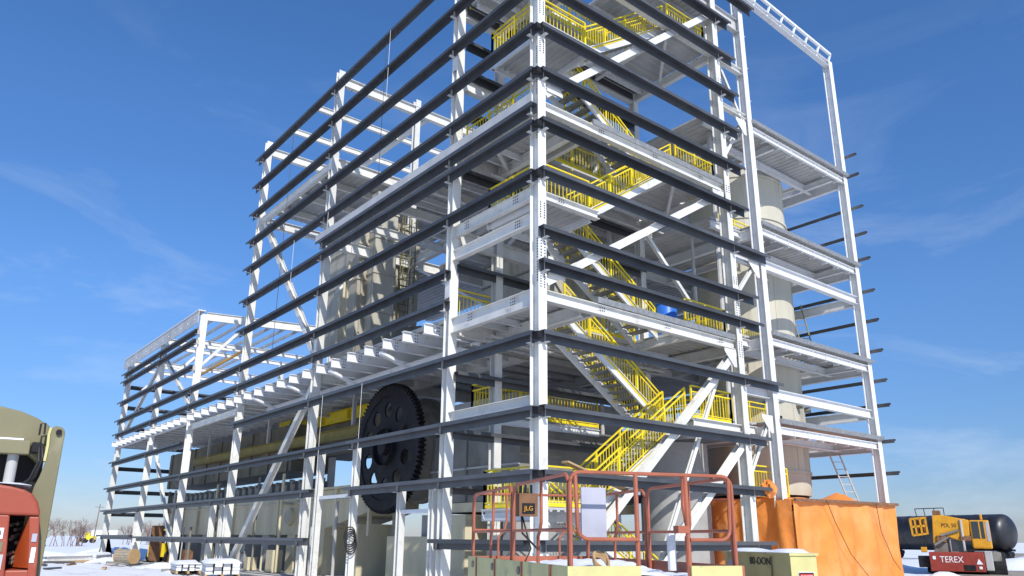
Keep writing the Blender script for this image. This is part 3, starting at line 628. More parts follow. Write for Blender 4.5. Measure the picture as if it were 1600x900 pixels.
for k in range(16):
    y = -4+k*1.75+rn.uniform(-.5, .5); x = -rn.uniform(.35, .9); h = rn.choice([1.2, 2.2, 3.1, 4.6]); MB().cyl((x, y, .05), (x, y, h), rn.uniform(.04, .1), 10).build('pipe', rn.choice([CR, GV, DG, OL]), mb_)
    if k % 2: w_ = rn.uniform(.3, .8); MB().box(x-.1, y+.3, .03, x+.4, y+.3+w_, rn.uniform(.5, 1.5)).build('valve_box', rn.choice([CR, VS, DG, TN, RST]), mb_)
    if k % 3 == 0: MB().cyl((x, y, h*.7), (-.02, y+.6, h*.7), .05, 8).build('pipe', GV, mb_)
bk = MB().box(-.05, 0, 0, .35, .5, .34); bk.box(-.12, .14, .34, .3, .36, .5); bm = bk.mesh('bracket', DG)
for i in range(26): place(bm, 'bracket', (.0, -1+i*.95, 3.85), mb_)
for i in range(9): MB().box(-.01, -5+i*3.2, -.1, 2.0, -4.1+i*3.2, 1.74 if i > 1 else 2.2).build('pier', CR if i < 3 else CC, mb_)
b_ = MB().box(1.6, -5, 0, 1.7, 24, 1.7).build('back_wall', CC, mb_)
cb = thing('crane_beam', 'yellow overhead crane girder crossing behind the left columns', 'crane beam', (5, 18.6, 7.72))
MB().ibeam((0, 0, 0), (0, 10.5, 0), .62, .4).build('girder', YL, cb); MB().box(-.35, 8.8, -.45, .35, 10.4, .45).build('end_carriage', YL, cb)
for y in (2, 5, 8): MB().box(-.19, y, -.288, .19, y+.03, .288).build('stiffener', YL, cb)
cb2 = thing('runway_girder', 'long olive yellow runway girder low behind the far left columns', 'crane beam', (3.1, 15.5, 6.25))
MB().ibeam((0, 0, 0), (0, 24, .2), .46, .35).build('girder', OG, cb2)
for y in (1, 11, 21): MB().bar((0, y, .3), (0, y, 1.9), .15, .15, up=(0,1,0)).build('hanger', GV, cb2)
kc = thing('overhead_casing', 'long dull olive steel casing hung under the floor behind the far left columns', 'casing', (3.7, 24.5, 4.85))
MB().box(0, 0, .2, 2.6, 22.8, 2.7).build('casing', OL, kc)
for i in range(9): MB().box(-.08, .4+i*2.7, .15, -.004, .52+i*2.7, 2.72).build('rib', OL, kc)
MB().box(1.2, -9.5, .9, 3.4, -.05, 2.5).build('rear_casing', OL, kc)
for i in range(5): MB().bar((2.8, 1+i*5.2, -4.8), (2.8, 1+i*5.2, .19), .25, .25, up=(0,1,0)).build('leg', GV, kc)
gp = thing('gear_pedestal', 'sunlit beige concrete pedestal under the black ring gear', 'pedestal', (3.15, 7.6, 0))
MB().box(0, 0, 0, 2.6, 2.1, 2.45).build('pier', CR, gp); MB().box(0, 2.3, 0, 2.6, 5.4, 1.7).build('pier', CR, gp); MB().box(-.06, 0, 1.25, -.004, 2.1, 1.33).build('ledge', CC, gp); MB().box(2.7, -1, 0, 2.9, 6, 2.4).build('back_wall', CC, gp)
pl = thing('concrete_pillar', 'thick smooth grey round pillar between the lower stair and the orange tarp', 'pillar', (9.55, 3.4, 0))
MB().lathe((0,0,0), [(1.25,0),(1.25,5.0),(0,5.0)], 40).build('shaft', CC, pl, smooth=True)
bw = thing('equipment_block', 'dark grey equipment housing in the shade under the second floor', 'casing', (5.2, 6.2, 8.45))
MB().box(0, 0, 0, 3.4, 3.4, 4.2).build('body', VS, bw); MB().box(-.1, -.1, 4.2, 3.5, 3.5, 4.35).build('lid', DG, bw)
for z in (.9, 2.1, 3.3): MB().box(-.05, -.05, z, 3.45, 3.45, z+.08).build('band', DG, bw)
wp = tag(MB().bar((.9, -.02, 3.62), (3.6, .3, 3.0), .24, .05).build('wood_plank', WD), 'raw wooden plank lying across behind the corner column above the red rail', 'plank')
bb = thing('blue_drum', 'bright blue plastic drum standing on the second floor behind the girts', 'drum', (7.2, 1.45, 8.45))
MB().lathe((0,0,0), [(0,0),(.36,0),(.38,.05),(.38,.42),(.395,.45),(.38,.48),(.38,1.0),(.34,1.1),(0,1.1)], 28).build('body', BL, bb, smooth=True); MB().lathe((0,0,1.1), [(.34,0),(.37,.0),(.37,.05),(0,.06)], 28).build('lid', BL, bb)
for (x, y, z, lab) in ((9.0, -.02, 3.9, 'upper'), (9.0, -.02, 3.4, 'lower')): pass

# ------------------------------------------------------------------ orange tarp enclosure
tp = thing('tarp_enclosure', 'big orange tarp enclosure wrapped round the tank foundation', 'tarp', (11.2, 0, 0))
def cloth(p0, p1, z0, z1, nu, nv, out, seed, fold=.06):
    rnd = random.Random(seed); ph = [rnd.uniform(0, 6.3) for _ in range(6)]; b = MB(); vs = []
    p0 = Vector(p0); p1 = Vector(p1); out = Vector(out); Ln = (p1-p0).length
    for j in range(nv+1):
        t = j/nv
        for i in range(nu+1):
            s = i/nu; q = p0.lerp(p1, s); x = s*Ln
            o = fold*(sin(x*2.3+ph[0]+t*1.2)+.6*sin(x*5.1+ph[1]-t*2.5)+.35*sin(x*9.3+ph[2]+t*4))*(.35+.65*(1-t))
            o += .09*sin(t*3.1)*sin(x*.8+ph[3])+.05*sin((t*6+x*1.4)+ph[4])*(1-t)
            z = z0+(z1-z0)*t+(.035*sin(x*1.1+ph[5])+.02*sin(x*3.3) if j == nv else 0)-(.0 if j else .02)
            vs.append((q.x+out.x*o, q.y+out.y*o, z))
    b.add(vs, [(j*(nu+1)+i, j*(nu+1)+i+1, (j+1)*(nu+1)+i+1, (j+1)*(nu+1)+i) for j in range(nv) for i in range(nu)])
    return b
cloth((0, -.32, 0), (7.36, -.32, 0), .0, 3.05, 130, 24, (0,-1,0), 3, .10).build('front_sheet', TP, tp, smooth=True)
cloth((0, 3.6, 0), (0, -.32, 0), .0, 3.02, 70, 22, (-1,0,0), 5, .17).build('side_sheet', TP, tp, smooth=True)
cloth((7.36, -.32, 0), (7.36, 7, 0), .0, 3.1, 50, 14, (1,0,0), 9).build('side_sheet', TP, tp, smooth=True)
b_ = MB(); vs = []; nx, ny = 60, 24
for j in range(ny+1):
    for i in range(nx+1):
        x = 7.36*i/nx; y = -.32+6*j/ny
        vs.append((x, y, 3.02+.05*sin(x*2.2+y)+.16*abs(sin(x*.9+.7)*sin(y*1.5+.4))*min(1, j/4)+(.35*math.exp(-((x-4.9)**2)/.5-((y-.6)**2)/.3))))
b_.add(vs, [(j*(nx+1)+i, j*(nx+1)+i+1, (j+1)*(nx+1)+i+1, (j+1)*(nx+1)+i) for j in range(ny) for i in range(nx)]); b_.build('top_sheet', TP, tp, smooth=True)
b_ = MB(); vs = []
for j in range(7):
    for i in range(16):
        a, c = 2*pi*i/16, pi*j/6-pi/2; r = .24*(1+.26*sin(3*a+2*c)+.16*sin(5*a+3*c)); vs.append((-1.0+r*cos(c)*cos(a), -.1+r*cos(c)*sin(a), 3.32+.27*sin(c)*(1+.2*sin(4*a))))
b_.add(vs, [(j*16+i, j*16+(i+1) % 16, (j+1)*16+(i+1) % 16, (j+1)*16+i) for j in range(6) for i in range(16)]); b_.build('tarp_bundle', TP, tp, smooth=True)
MB().bar((0, -.42, 3.0), (7.46, -.42, 3.06), .08, .1).build('top_batten', RST, tp)
for nm, pts in (('rope', [(1.9, -.5, 3.05), (2.3, -.52, 2.3), (3.1, -.55, 1.2), (4.2, -.6, .35), (4.9, -.9, .06)]), ('rope', [(5.5, -.5, 3.05), (5.6, -.52, 2.0), (6.2, -.55, 1.0), (6.6, -.6, .6)])):
    MB().tube(pts, .012, 5).build(nm, INK, tp)
MB().box(.3, -.54, 1.12, .55, -.46, 1.2).build('tarp_clamp', BK, tp)

# ------------------------------------------------------------------ scissor lift in front
a = rad(-23); lx, ly = -7.39, -8.99
sc = thing('scissor_lift', 'faded red railed scissor lift platform with yellow toe boards in front', 'lift', (lx, ly, 0), a)
LW, LD, FZ = 2.02, 4.6, 1.22                    # along x (right), along y (away), floor height
pf = MB().box(0, 0, FZ-.12, LW, LD, FZ); pf.build('platform_floor', OY, sc)
def rr(pts, r=.026, name='rail', m=RD): return MB().tube(pts, r*.85, 8).build(name, m, sc)
def rnd_loop(p, q, z0, z1, rad_=.12):
    """rail loop with rounded upper corners between two feet"""
    p = Vector(p); q = Vector(q); d = (q-p).normalized(); P = [p+Vector((0,0,z0))]
    for k in range(5): t = k/4*pi/2; P.append(p+d*(rad_*(1-cos(t)))+Vector((0,0,z1-rad_+rad_*sin(t))))
    for k in range(5): t = pi/2-k/4*pi/2; P.append(q-d*(rad_*(1-cos(t)))+Vector((0,0,z1-rad_+rad_*sin(t))))
    P.append(q+Vector((0,0,z0))); return P
H = 1.13
for p, q in (((.03, .03, 0), (LW-.03, .03, 0)), ((.03, LD-.05, 0), (LW-.03, LD-.05, 0))): rr(rnd_loop(p, q, FZ, FZ+H))
for x in (.03, LW-.03): rr(rnd_loop((x, .08, 0), (x, 2.2, 0), FZ, FZ+H-.015)); rr(rnd_loop((x, 2.3, 0), (x, LD-.1, 0), FZ, FZ+H-.02))
for x in (.80, .86+.55): rr([(x, .03, FZ-.02), (x, .03, FZ+H)], .03, 'post')
# gate loops on the front side
rr([(.08, .0, FZ+H-.04)]+[(.10+.12*(1-cos(t)), .0, FZ+.55-.12*sin(t)) for t in (0, .4, .8, 1.2, 1.57)]+[(.80, .0, FZ+.43)], .026, 'mid_rail')
rr([(LW-.08, .0, FZ+H-.04)]+[(LW-.10-.12*(1-cos(t)), .0, FZ+.55-.12*sin(t)) for t in (0, .4, .8, 1.2, 1.57)]+[(1.42, .0, FZ+.43)], .024, 'mid_rail')
rr([(.05, LD-.05, FZ+.56), (LW-.05, LD-.05, FZ+.56)], .022, 'mid_rail')
for x in (.03, LW-.03):
    for y0, y1 in ((.1, 2.2), (2.32, LD-.1)): rr([(x, y0, FZ+.53), (x, y1, FZ+.53)], .022, 'mid_rail')
    for y in (1.15, 3.4): rr([(x, y, FZ), (x, y, FZ+.46), (x, y-.08, FZ+.53), (x, y-.12, FZ+.62), (x, y-.12, FZ+H)], .024, 'post')
for x in (.45, 1.5): rr([(x, LD-.05, FZ), (x, LD-.05, FZ+.45), (x+.1, LD-.05, FZ+.56), (x+.14, LD-.05, FZ+.7), (x+.14, LD-.05, FZ+H)], .022, 'post')
# toe boards
for (x0, y0, x1, y1, nm, mm) in ((.0, -.03, .80, .0, 'toe_board', OY), (1.40, -.03, LW, .0, 'toe_board', OY), (-.03, -.03, .0, LD, 'toe_board', OY), (0, LD, LW, LD+.03, 'toe_board', RD), (LW, -.03, LW+.03, LD, 'toe_board', RD)):
    MB().box(x0, y0, FZ-.42, x1, y1, FZ+.16).build(nm, mm, sc)
MB().box(.8, -.015, FZ-.42, 1.4, .02, FZ-.02).build('gate_sill', OY, sc)
for y in (.5, 1.6, 2.9, 4.0): MB().box(-.045, y, FZ-.4, -.031, y+.05, FZ+.155).build('board_strap', RD, sc)
for y in (1.75, 3.05, 4.25):
    MB().cyl((-.05, y, FZ+.05), (-.031, y, FZ+.05), .05, 10).build('hook_plate', DG, sc)
b_ = MB(); vs = []; nx, ny = 26, 50
for j in range(ny+1):
    for i in range(nx+1):
        x, y = LW*i/nx, LD*j/ny; e = min(x, LW-x, y+.12, LD-y)
        vs.append((.02+x*.98, .0+y*.99, FZ+.015+min(.14, e*.6)*(.55+.45*sin(x*3+y*1.2))*(.6+.4*sin(y*2.2+x))+.012*sin(x*19)*sin(y*17)))
b_.add(vs, [(j*(nx+1)+i, j*(nx+1)+i+1, (j+1)*(nx+1)+i+1, (j+1)*(nx+1)+i) for j in range(ny) for i in range(nx)])
tag(b_.build('snow_cover', SNW, smooth=True), 'drift of snow lying on the floor of the red scissor lift', 'snow').parent = None
sno = bpy.data.objects['snow_cover']; sno.location = (lx, ly, 0); sno.rotation_euler = (0, 0, a)
cbx = MB().box(.0, 0, 0, .26, .20, .30).build('control_box', RST, sc); cbx.location = (.12, 2.25, FZ+.72)
MB().box(.04, -.006, .03, .22, -.001, .17).build('plate', BK, cbx); text('JLG', .085, YD, cbx, (.13, -.009, .1), (pi/2, 0, 0))
for x in (.05, .12, .2): MB().cyl((x, .1, .3), (x, .1, .42), .018, 8).build('joystick', BK, cbx)
bx2 = MB().box(.34, .5, FZ+.42, .64, .53, FZ+1.0).build('notice_board', GY, sc)
MB().tube([(.2, 2.4, FZ+.72), (.15, 2.2, FZ+.5), (.3, 2.0, FZ+.3), (.35, 2.1, FZ+.05)], .014, 6).build('control_cable', INK, sc)
MB().tube([(.2, 2.4, FZ+.75), (.3, 2.3, FZ+.3), (.2, 2.3, FZ+.1)], .012, 6).build('control_cable', INK, sc)
rr([(1.42, .05, FZ+.55), (1.38, .05, FZ+.8), (1.4, .05, FZ+H)], .03, 'latch_post'); MB().box(1.28, .0, FZ+.5, 1.42, .12, FZ+.58).build('gate_latch', RD, sc)
MB().cyl((1.34, .3, FZ+.1), (1.34, .3, FZ+.5), .05, 10).build('grease_tube', WH2, sc)
for i in range(4): MB().box(.15, .2+i*1.1, FZ-.30, LW-.15, .26+i*1.1, FZ-.121).build('floor_joist', OY, sc)
# scissor arms, chassis and wheels below the platform
for k, (z0, z1) in enumerate(((.55, .75), (.75, .95))):
    for y in (.4, 1.5): pass
for x in (.35, LW-.35):
    MB().bar((x, .5, .62), (x, LD-.5, 1.0), .1, .12).build('scissor_arm', OY, sc); MB().bar((x+.11, .5, 1.0), (x+.11, LD-.5, .62), .1, .12).build('scissor_arm', OY, sc)
MB().box(.25, .3, .32, LW-.25, LD-.3, .58).build('chassis', OY, sc)
for x in (.12, LW-.12):
    for y in (.85, LD-.85): w = MB().cyl((x-.13, y, .38), (x+.13, y, .38), .38, 24).build('wheel', RB, sc); MB().cyl((x-.14, y, .38), (x+.14, y, .38), .2, 16).build('rim', OY, w)
coil = tag(MB().tube([(lx+.45*cos(a)+.10*cos(t)+.03*t*0, ly+.45*sin(a)+.06*sin(t)+.12, FZ+.16+.09*sin(t)+.004*t) for t in [k*.5 for k in range(40)]], .014, 6).build('hose_coil', WD), 'small tan hose coil lying on the snowy lift floor', 'hose')

# ------------------------------------------------------------------ yellow cabinet right of the lift
q = thing('equipment_cabinet', 'weathered yellow green steel cabinet with black stencilled numbers beside the lift', 'cabinet', (-4.61, -9.83, 0), a)
MB().box(0, 0, .5, .36, 1.45, 1.48).build('body', OY, q); MB().box(-.02, -.02, 1.48, .38, 1.47, 1.51).build('lid', OY, q)
MB().box(-.014, .36, .52, -.002, .385, 1.46).build('door_edge', TN, q); MB().box(-.05, 1.2, .7, -.004, 1.3, 1.4).build('door_handle', GV, q)
for x in (.03, .33):
    for y in (.05, 1.4): MB().box(x-.03, y-.03, 0, x+.03, y+.03, .5).build('leg', OY, q)
text('80-DON', .125, INK, q, (-.006, .62, 1.40), (pi/2, 0, -pi/2)); text('(SPD', .10, INK, q, (-.006, .19, 1.16), (pi/2, 0, -pi/2))
sg = MB().box(.09, -.008, .98, .30, -.002, 1.30).build('danger_sign', SG, q); MB().box(.095, -.012, 1.20, .295, -.009, 1.29).build('header', INK, sg); MB().box(.105, -.0145, 1.215, .285, -.0125, 1.275).build('header_band', SR, sg)
text('DANGER', .04, SG, sg, (.195, -.0165, 1.245), (pi/2, 0, 0)); text('KEEP\nCLEAR', .045, INK, sg, (.195, -.011, 1.12), (pi/2, 0, 0))
sn = MB(); vs = []
for j in range(13):
    for i in range(5): x, y = .36*i/4, 1.45*j/12; e = min(x, .36-x, y, 1.45-y); vs.append((x, y, 1.512+min(.03, e*.4)*(1+.5*sin(y*7))))
sn.add(vs, [(j*5+i, j*5+i+1, (j+1)*5+i+1, (j+1)*5+i) for j in range(12) for i in range(4)]); sn.build('snow_cap', SNW, q, smooth=True)

# ------------------------------------------------------------------ boom lift at the left edge
B = thing('boom_lift', 'red hooded tan boom lift turntable cut off by the left edge', 'lift', (-12.36, -7.72, 0), rad(-6.6))
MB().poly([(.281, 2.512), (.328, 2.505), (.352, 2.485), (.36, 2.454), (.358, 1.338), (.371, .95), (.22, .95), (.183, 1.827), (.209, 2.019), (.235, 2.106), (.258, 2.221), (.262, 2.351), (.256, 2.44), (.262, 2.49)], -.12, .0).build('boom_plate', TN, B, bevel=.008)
MB().poly([(.262, 2.49), (.256, 2.44), (.262, 2.351), (.258, 2.221), (.24, 2.226), (.243, 2.35), (.238, 2.44), (.244, 2.495)], -.125, -.02).build('lit_plate_edge', OY, B)  # lit inner edge of the plate, painted in as a brighter yellow strip
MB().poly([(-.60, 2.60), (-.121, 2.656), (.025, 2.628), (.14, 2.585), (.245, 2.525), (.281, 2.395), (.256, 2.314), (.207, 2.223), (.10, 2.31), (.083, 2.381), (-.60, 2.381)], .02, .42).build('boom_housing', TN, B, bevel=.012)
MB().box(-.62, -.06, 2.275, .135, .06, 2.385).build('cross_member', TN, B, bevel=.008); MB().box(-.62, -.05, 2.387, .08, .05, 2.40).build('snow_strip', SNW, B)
MB().box(.142, -.08, 2.29, .215, .2, 2.375).build('pivot_block', BK, B, bevel=.01); MB().cyl((.315, -.15, 2.46), (.315, -.118, 2.46), .022, 12).build('pin', BK, B)
MB().box(-.62, .22, 1.85, .25, .42, 2.30).build('engine_bay', BK, B); MB().cyl((.03, .05, 1.9), (.03, .05, 2.29), .04, 16).build('lift_cylinder', GV, B)
MB().tube([(.18, -.09, 2.43), (.18, -.1, 2.52), (.21, -.1, 2.53), (.215, -.09, 2.44)], .008, 6).build('lifting_eye', INK, B)
MB().tube([(.22, -.07, 2.36), (.235, -.1, 2.25), (.2, -.06, 2.1), (.12, 0, 2.0)], .014, 6).build('hydraulic_hose', INK, B)
MB().tube([(.2, -.07, 2.34), (.21, -.1, 2.22), (.17, -.06, 2.08), (.08, 0, 2.0)], .011, 6).build('hydraulic_hose', INK, B)
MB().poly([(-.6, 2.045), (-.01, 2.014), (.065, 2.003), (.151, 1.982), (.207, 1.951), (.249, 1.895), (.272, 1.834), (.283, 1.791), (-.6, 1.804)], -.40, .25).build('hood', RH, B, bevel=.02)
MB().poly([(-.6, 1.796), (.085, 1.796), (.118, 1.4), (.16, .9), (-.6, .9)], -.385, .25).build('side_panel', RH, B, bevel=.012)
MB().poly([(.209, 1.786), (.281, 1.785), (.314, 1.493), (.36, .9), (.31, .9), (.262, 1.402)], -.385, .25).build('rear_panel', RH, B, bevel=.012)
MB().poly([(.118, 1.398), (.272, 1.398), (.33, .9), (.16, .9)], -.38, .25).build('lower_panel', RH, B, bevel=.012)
MB().poly([(.06, 1.8), (.24, 1.8), (.29, 1.38), (.1, 1.38)], .02, .2).build('radiator', BK, B)
MB().add([(.213, -.37, 1.77), (.264, -.37, 1.41), (.15, .0, 1.41), (.175, .0, 1.66)], [(0,1,2,3)]).build('duct_face', RO, B)
r_ = random.Random(3)
for k in range(11):
    x, z = r_.uniform(.1, .17), r_.uniform(1.42, 1.78); MB().cyl((x, -.08, z), (x+.04, .01, z+.02), .014, 8).build('fitting', DG, B)
for x0, z0, x1, z1, mm in ((-.1, 1.62, .065, 1.70, SG), (-.1, 1.53, .075, 1.60, TN), (-.1, 1.40, .09, 1.51, GV), (.252, 1.60, .285, 1.66, GY), (.262, 1.45, .292, 1.56, SG)): MB().box(x0, -.394, z0, x1, -.3865, z1).build('decal', mm, B)
text('8', .05, INK, B, (.04, -.3965, 1.66), (pi/2, 0, 0))
b_ = MB(); vs = []
for i in range(11):
    for j in range(7): x = -.58+i*.077; vs.append((x, -.36+.09*j, 2.045-.052*(x+.6)+.012+.02*sin(j*1.1)*abs(sin(i*.8+j))))
b_.add(vs, [(i*7+j, i*7+j+1, (i+1)*7+j+1, (i+1)*7+j) for i in range(10) for j in range(6)]); b_.build('snow_cap', SNW, B, smooth=True)
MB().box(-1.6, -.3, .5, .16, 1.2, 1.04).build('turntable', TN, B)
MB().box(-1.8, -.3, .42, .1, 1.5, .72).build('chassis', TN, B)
for x in (-1.4, -.05):
    for y in (-.2, 1.4): MB().cyl((x, y-.14, .42), (x, y+.14, .42), .42, 24).build('wheel', RB, B)

# ------------------------------------------------------------------ crane truck and tank car at the right
K = thing('crane_truck', 'yellow mobile crane with red front and lettering parked before the black tank car', 'crane', (31.3, 2.75, 0), rad(-69.1))
K.scale = (.84, 1, 1)
def kx(px, py): return ((px-1490)*.0345, (895-py)*.0345)
def kbox(name, x0, y0, x1, y1, d0, d1, m, bev=.04): a0, b0 = kx(x0, y1); a1, b1 = kx(x1, y0); return MB().box(a0, d0, b0, a1, d1, b1).build(name, m, K, bevel=bev)
RK = mat('crane_red', (.30, .042, .026), .5, vary=.15, dirt=(.25, .07, .05), dscale=2)
kbox('bumper', 1447, 862, 1533, 890, -.3, .5, RK); kbox('chassis', 1440, 880, 1566, 893, .5, 9, BK); kbox('carrier_deck', 1452, 862, 1560, 876, .5, 9, DG)
text('TEREX', .44, SG, K, (kx(1482, 873)[0], -.31, kx(1482, 873)[1]), (pi/2, 0, 0))
MB().poly([kx(1520, 879), kx(1524, 871), kx(1527, 875), kx(1530, 879)], -.33, -.302).build('emblem', SG, K)
kbox('headlight_block', 1428, 868, 1447, 885, 0, .6, BK); kbox('outrigger', 1534, 860, 1546, 888, -.1, .3, GV); 
for x0 in (1540, 1549, 1557): 
    c = kx(x0+4, 879); w = MB().cyl((c[0]-.14, 1.0, .5), (c[0]+.16, 1.0, .5), .55, 22).build('wheel', RB, K); MB().cyl((c[0]-.16, 1.0, .5), (c[0]+.18, 1.0, .5), .26, 16).build('rim', YD, w)
for x0 in (1452, 1470): 
    for d in (2.4, 6): c = kx(x0, 880); MB().cyl((c[0], d, .5), (c[0]+.32, d, .5), .52, 22).build('wheel', RB, K)
MB().poly([kx(*p) for p in ((1460, 808), (1475, 807), (1518, 815), (1516, 838), (1500, 846), (1470, 836), (1466, 850), (1456, 850), (1457, 838))], .2, 1.6).build('boom_box', YD, K, bevel=.04)
kbox('boom', 1472, 812, 1512, 833, 1.6, 9.5, YD)
text('PDL 50', .28, INK, K, (kx(1485, 821)[0], .19, kx(1494, 823)[1]), (pi/2, 0, 0))
fr = MB()
for p0_, p1_ in (((1422, 813), (1424, 838)), ((1424, 838), (1448, 835)), ((1422, 813), (1450, 811)), ((1448, 811), (1449, 836)), ((1430, 813), (1431, 837)), ((1439, 812), (1440, 836)), ((1423, 825), (1449, 823))):
    (ax_, az_), (bx_, bz_) = kx(*p0_), kx(*p1_); fr.bar((ax_, .3, az_), (bx_, .3, bz_), .10, .10); fr.bar((ax_, 1.2, az_), (bx_, 1.2, bz_), .08, .08)
each(fr, 'boom_head_bar', YD, K); kbox('sheave_block', 1432, 815, 1446, 833, .5, 1.1, RST)
kbox('cab', 1518, 815, 1549, 857, .2, 1.9, YD, .08); kbox('cab_window', 1521, 817, 1540, 842, .185, .199, GLS, 0); kbox('cab_post', 1532, 817, 1534, 842, .17, .184, YD, 0); kbox('window', 1543, 818, 1548, 846, .185, .199, GY, 0)
kbox('lower_cab', 1482, 842, 1506, 864, .3, 1.6, GV, .05); kbox('windscreen', 1485, 844, 1503, 861, .285, .299, GLS, 0); kbox('engine_cover', 1456, 848, 1482, 864, .4, 2.5, DG); kbox('mast', 1503, 814, 1507, 862, .1, .25, GV)
for x0, x1, y0, y1 in ((1462, 1478, 838, 848), (1500, 1518, 838, 846)): kbox('machinery', x0, y0, x1, y1, .1, 1.2, RST, .05)
for (a0, b0), (a1, b1) in (((1470, 838), (1500, 830)), ((1458, 852), (1482, 840))):
    (ax_, az_), (bx_, bz_) = kx(a0, b0), kx(a1, b1); MB().cyl((ax_, .12, az_), (bx_, .12, bz_), .07, 10).build('hydraulic_ram', DG, K)
for px_ in (1436, 1441): MB().cyl((kx(px_, 0)[0], .4, kx(0, 836)[1]), (kx(px_+1, 0)[0], .4, kx(0, 856)[1]), .02, 6).build('hoist_rope', INK, K)
kbox('hook_block', 1434, 855, 1444, 863, .3, .5, YD, .03)
kbox('step', 1508, 858, 1520, 863, -.1, .3, BK, .02); kbox('lamp', 1452, 868, 1457, 873, -.34, -.3, SG, .02); kbox('lamp', 1523, 882, 1528, 886, -.34, -.3, SG, .02); kbox('grille', 1500, 880, 1518, 888, -.33, -.3, BK, .02)
hr_ = MB()
for p0_, p1_ in (((1432, 797), (1480, 796)), ((1432, 797), (1434, 810)), ((1447, 797), (1448, 808)), ((1480, 796), (1480, 808)), ((1464, 796), (1465, 806))): 
    (ax_, az_), (bx_, bz_) = kx(*p0_), kx(*p1_); hr_.bar((ax_, .8, az_), (bx_, .8, bz_), .045, .045)
each(hr_, 'railing_bar', BK, K); kbox('winch', 1461, 800, 1474, 809, .5, 1.3, RST); kbox('beacon', 1536, 806, 1540, 815, .6, .8, YD)

cx0 = Vector((CAMP.x, CAMP.y, 0))
def polar(px, d, z=0):
    a_ = (px-800)/1187.5; v = F+R*a_; v = v-U*(v.z/U.z); h = Vector((v.x, v.y, 0))
    return Vector((CAMP.x+h.x*d, CAMP.y+h.y*d, z))
e0, e1 = polar(1365, 82), polar(1572, 70); ax3 = (e1-e0); ln = ax3.length; ang = math.atan2(ax3.y, ax3.x)
Q = thing('tank_car', 'long black railway tank car standing behind the yellow crane', 'tank car', (e0.x, e0.y, 0), ang)
RQ = 1.62; zc = 2.55
pr = [(0, -.75)]+[(RQ*sin(t), -.75*cos(t)) for t in (.25, .5, .75, 1.0, 1.25, 1.45)]+[(RQ, .2), (RQ, ln-.2)]+[(RQ*sin(t), ln+.75*cos(t)) for t in (1.45, 1.25, 1.0, .75, .5, .25)]+[(0, ln+.75)]
MB().lathe((0, 0, zc), pr, 40, axis=0).build('tank_shell', TC, Q, smooth=True)
for i in range(1, 6): MB().lathe((ln*i/6, 0, zc), [(RQ-.01,-.05),(RQ+.025,-.05),(RQ+.025,.05),(RQ-.01,.05)], 40, axis=0).build('band', TC, Q, smooth=True)
MB().box(-.3, -.25, .85, ln+.6, .25, 1.05).build('centre_sill', BK, Q)
for x in (1.4, ln-1.4):
    MB().box(x-1.3, -1.2, .45, x+1.3, -1.0, .8).build('bogie', BK, Q); MB().box(x-1.3, 1.0, .45, x+1.3, 1.2, .8).build('bogie', BK, Q)
    for k in (-.9, .9): MB().cyl((x+k, -1.0, .46), (x+k, 1.0, .46), .46, 22).build('wheel_set', BK, Q)
for x in (.2, 1.0): MB().bar((x, -RQ-.1, .6), (x, -RQ-.1, 3.4), .05, .05, up=(0,1,0)).build('side_ladder_rail', BK, Q)
b_ = MB()
for i in range(8): b_.bar((.2, -RQ-.1, .8+i*.33), (1.0, -RQ-.1, .8+i*.33), .03, .03)
each(b_, 'ladder_rung', BK, Q)

# ------------------------------------------------------------------ far left background
for i, (px, d, h, lab) in enumerate(((147, 170, 8.5, 'tall thin utility pole on the far left horizon'), (130, 260, 7.0, 'shorter faint utility pole left of the tall one'))):
    p = polar(px, d); t = thing('utility_pole', lab, 'pole', p, rad(30), 'utility poles on the horizon'); MB().cyl((0,0,0), (.35,0,h), .14, 8, .09).build('shaft', BRK, t); MB().bar((-.9, 0, h-.7), (1.4, 0, h-.7), .1, .1).build('crossarm', BRK, t)
def shrub(p, n, h, w, lab, seed):
    r = random.Random(seed); t = thing('bare_bush', lab, 'bush', p); tr = MB(); cr = MB()
    def grow(b, q, d, L_, rd_, lev):   # one limb, then three finer ones
        e = q+d*L_; b.cyl(q, e, rd_, 5, rd_*.65, caps=False)
        if lev:
            for _ in range(3): nd = (d+Vector((r.uniform(-.75, .75), r.uniform(-.75, .75), r.uniform(-.25, .5)))).normalized(); grow(cr, e, nd, L_*r.uniform(.6, .8), rd_*.6, lev-1)
    for k in range(n): grow(tr, Vector((r.uniform(-w, w), r.uniform(-w, w), 0)), Vector((r.uniform(-.4, .4), r.uniform(-.4, .4), 1)).normalized(), h*r.uniform(.16, .30), h*.011, 4)
    tr.build('trunk', BRK, t); tag(cr.build('branches', BRK, t), kind='stuff')
shrub(polar(96, 120), 26, 5.6, 3.2, 'reddish bare bush on the snow behind the tan boom', 1)
shrub(polar(225, 150), 18, 6.0, 3.5, 'second grey bare bush further right behind the annex', 4)
p = polar(150, 520); fb = thing('far_building', 'low white building on the far left horizon', 'building', p, rad(-8))
MB().box(-8, 0, 0, 13, 10, 4.2).build('wall', WH, fb); MB().prof((-8.3, 5, 4.2), (13.3, 5, 4.2), [(-5.4,0),(5.4,0),(5.4,.3),(0,1.2),(-5.4,.3)]).build('roof', SNW, fb)
for x in (-5, 0, 5, 9): MB().box(x, -.06, 1.0, x+1.2, -.002, 2.1).build('window', GLS, fb)
p = polar(136, 175); ld = thing('wheel_loader', 'small yellow wheel loader far off on the left snowfield', 'loader', p, rad(-20))
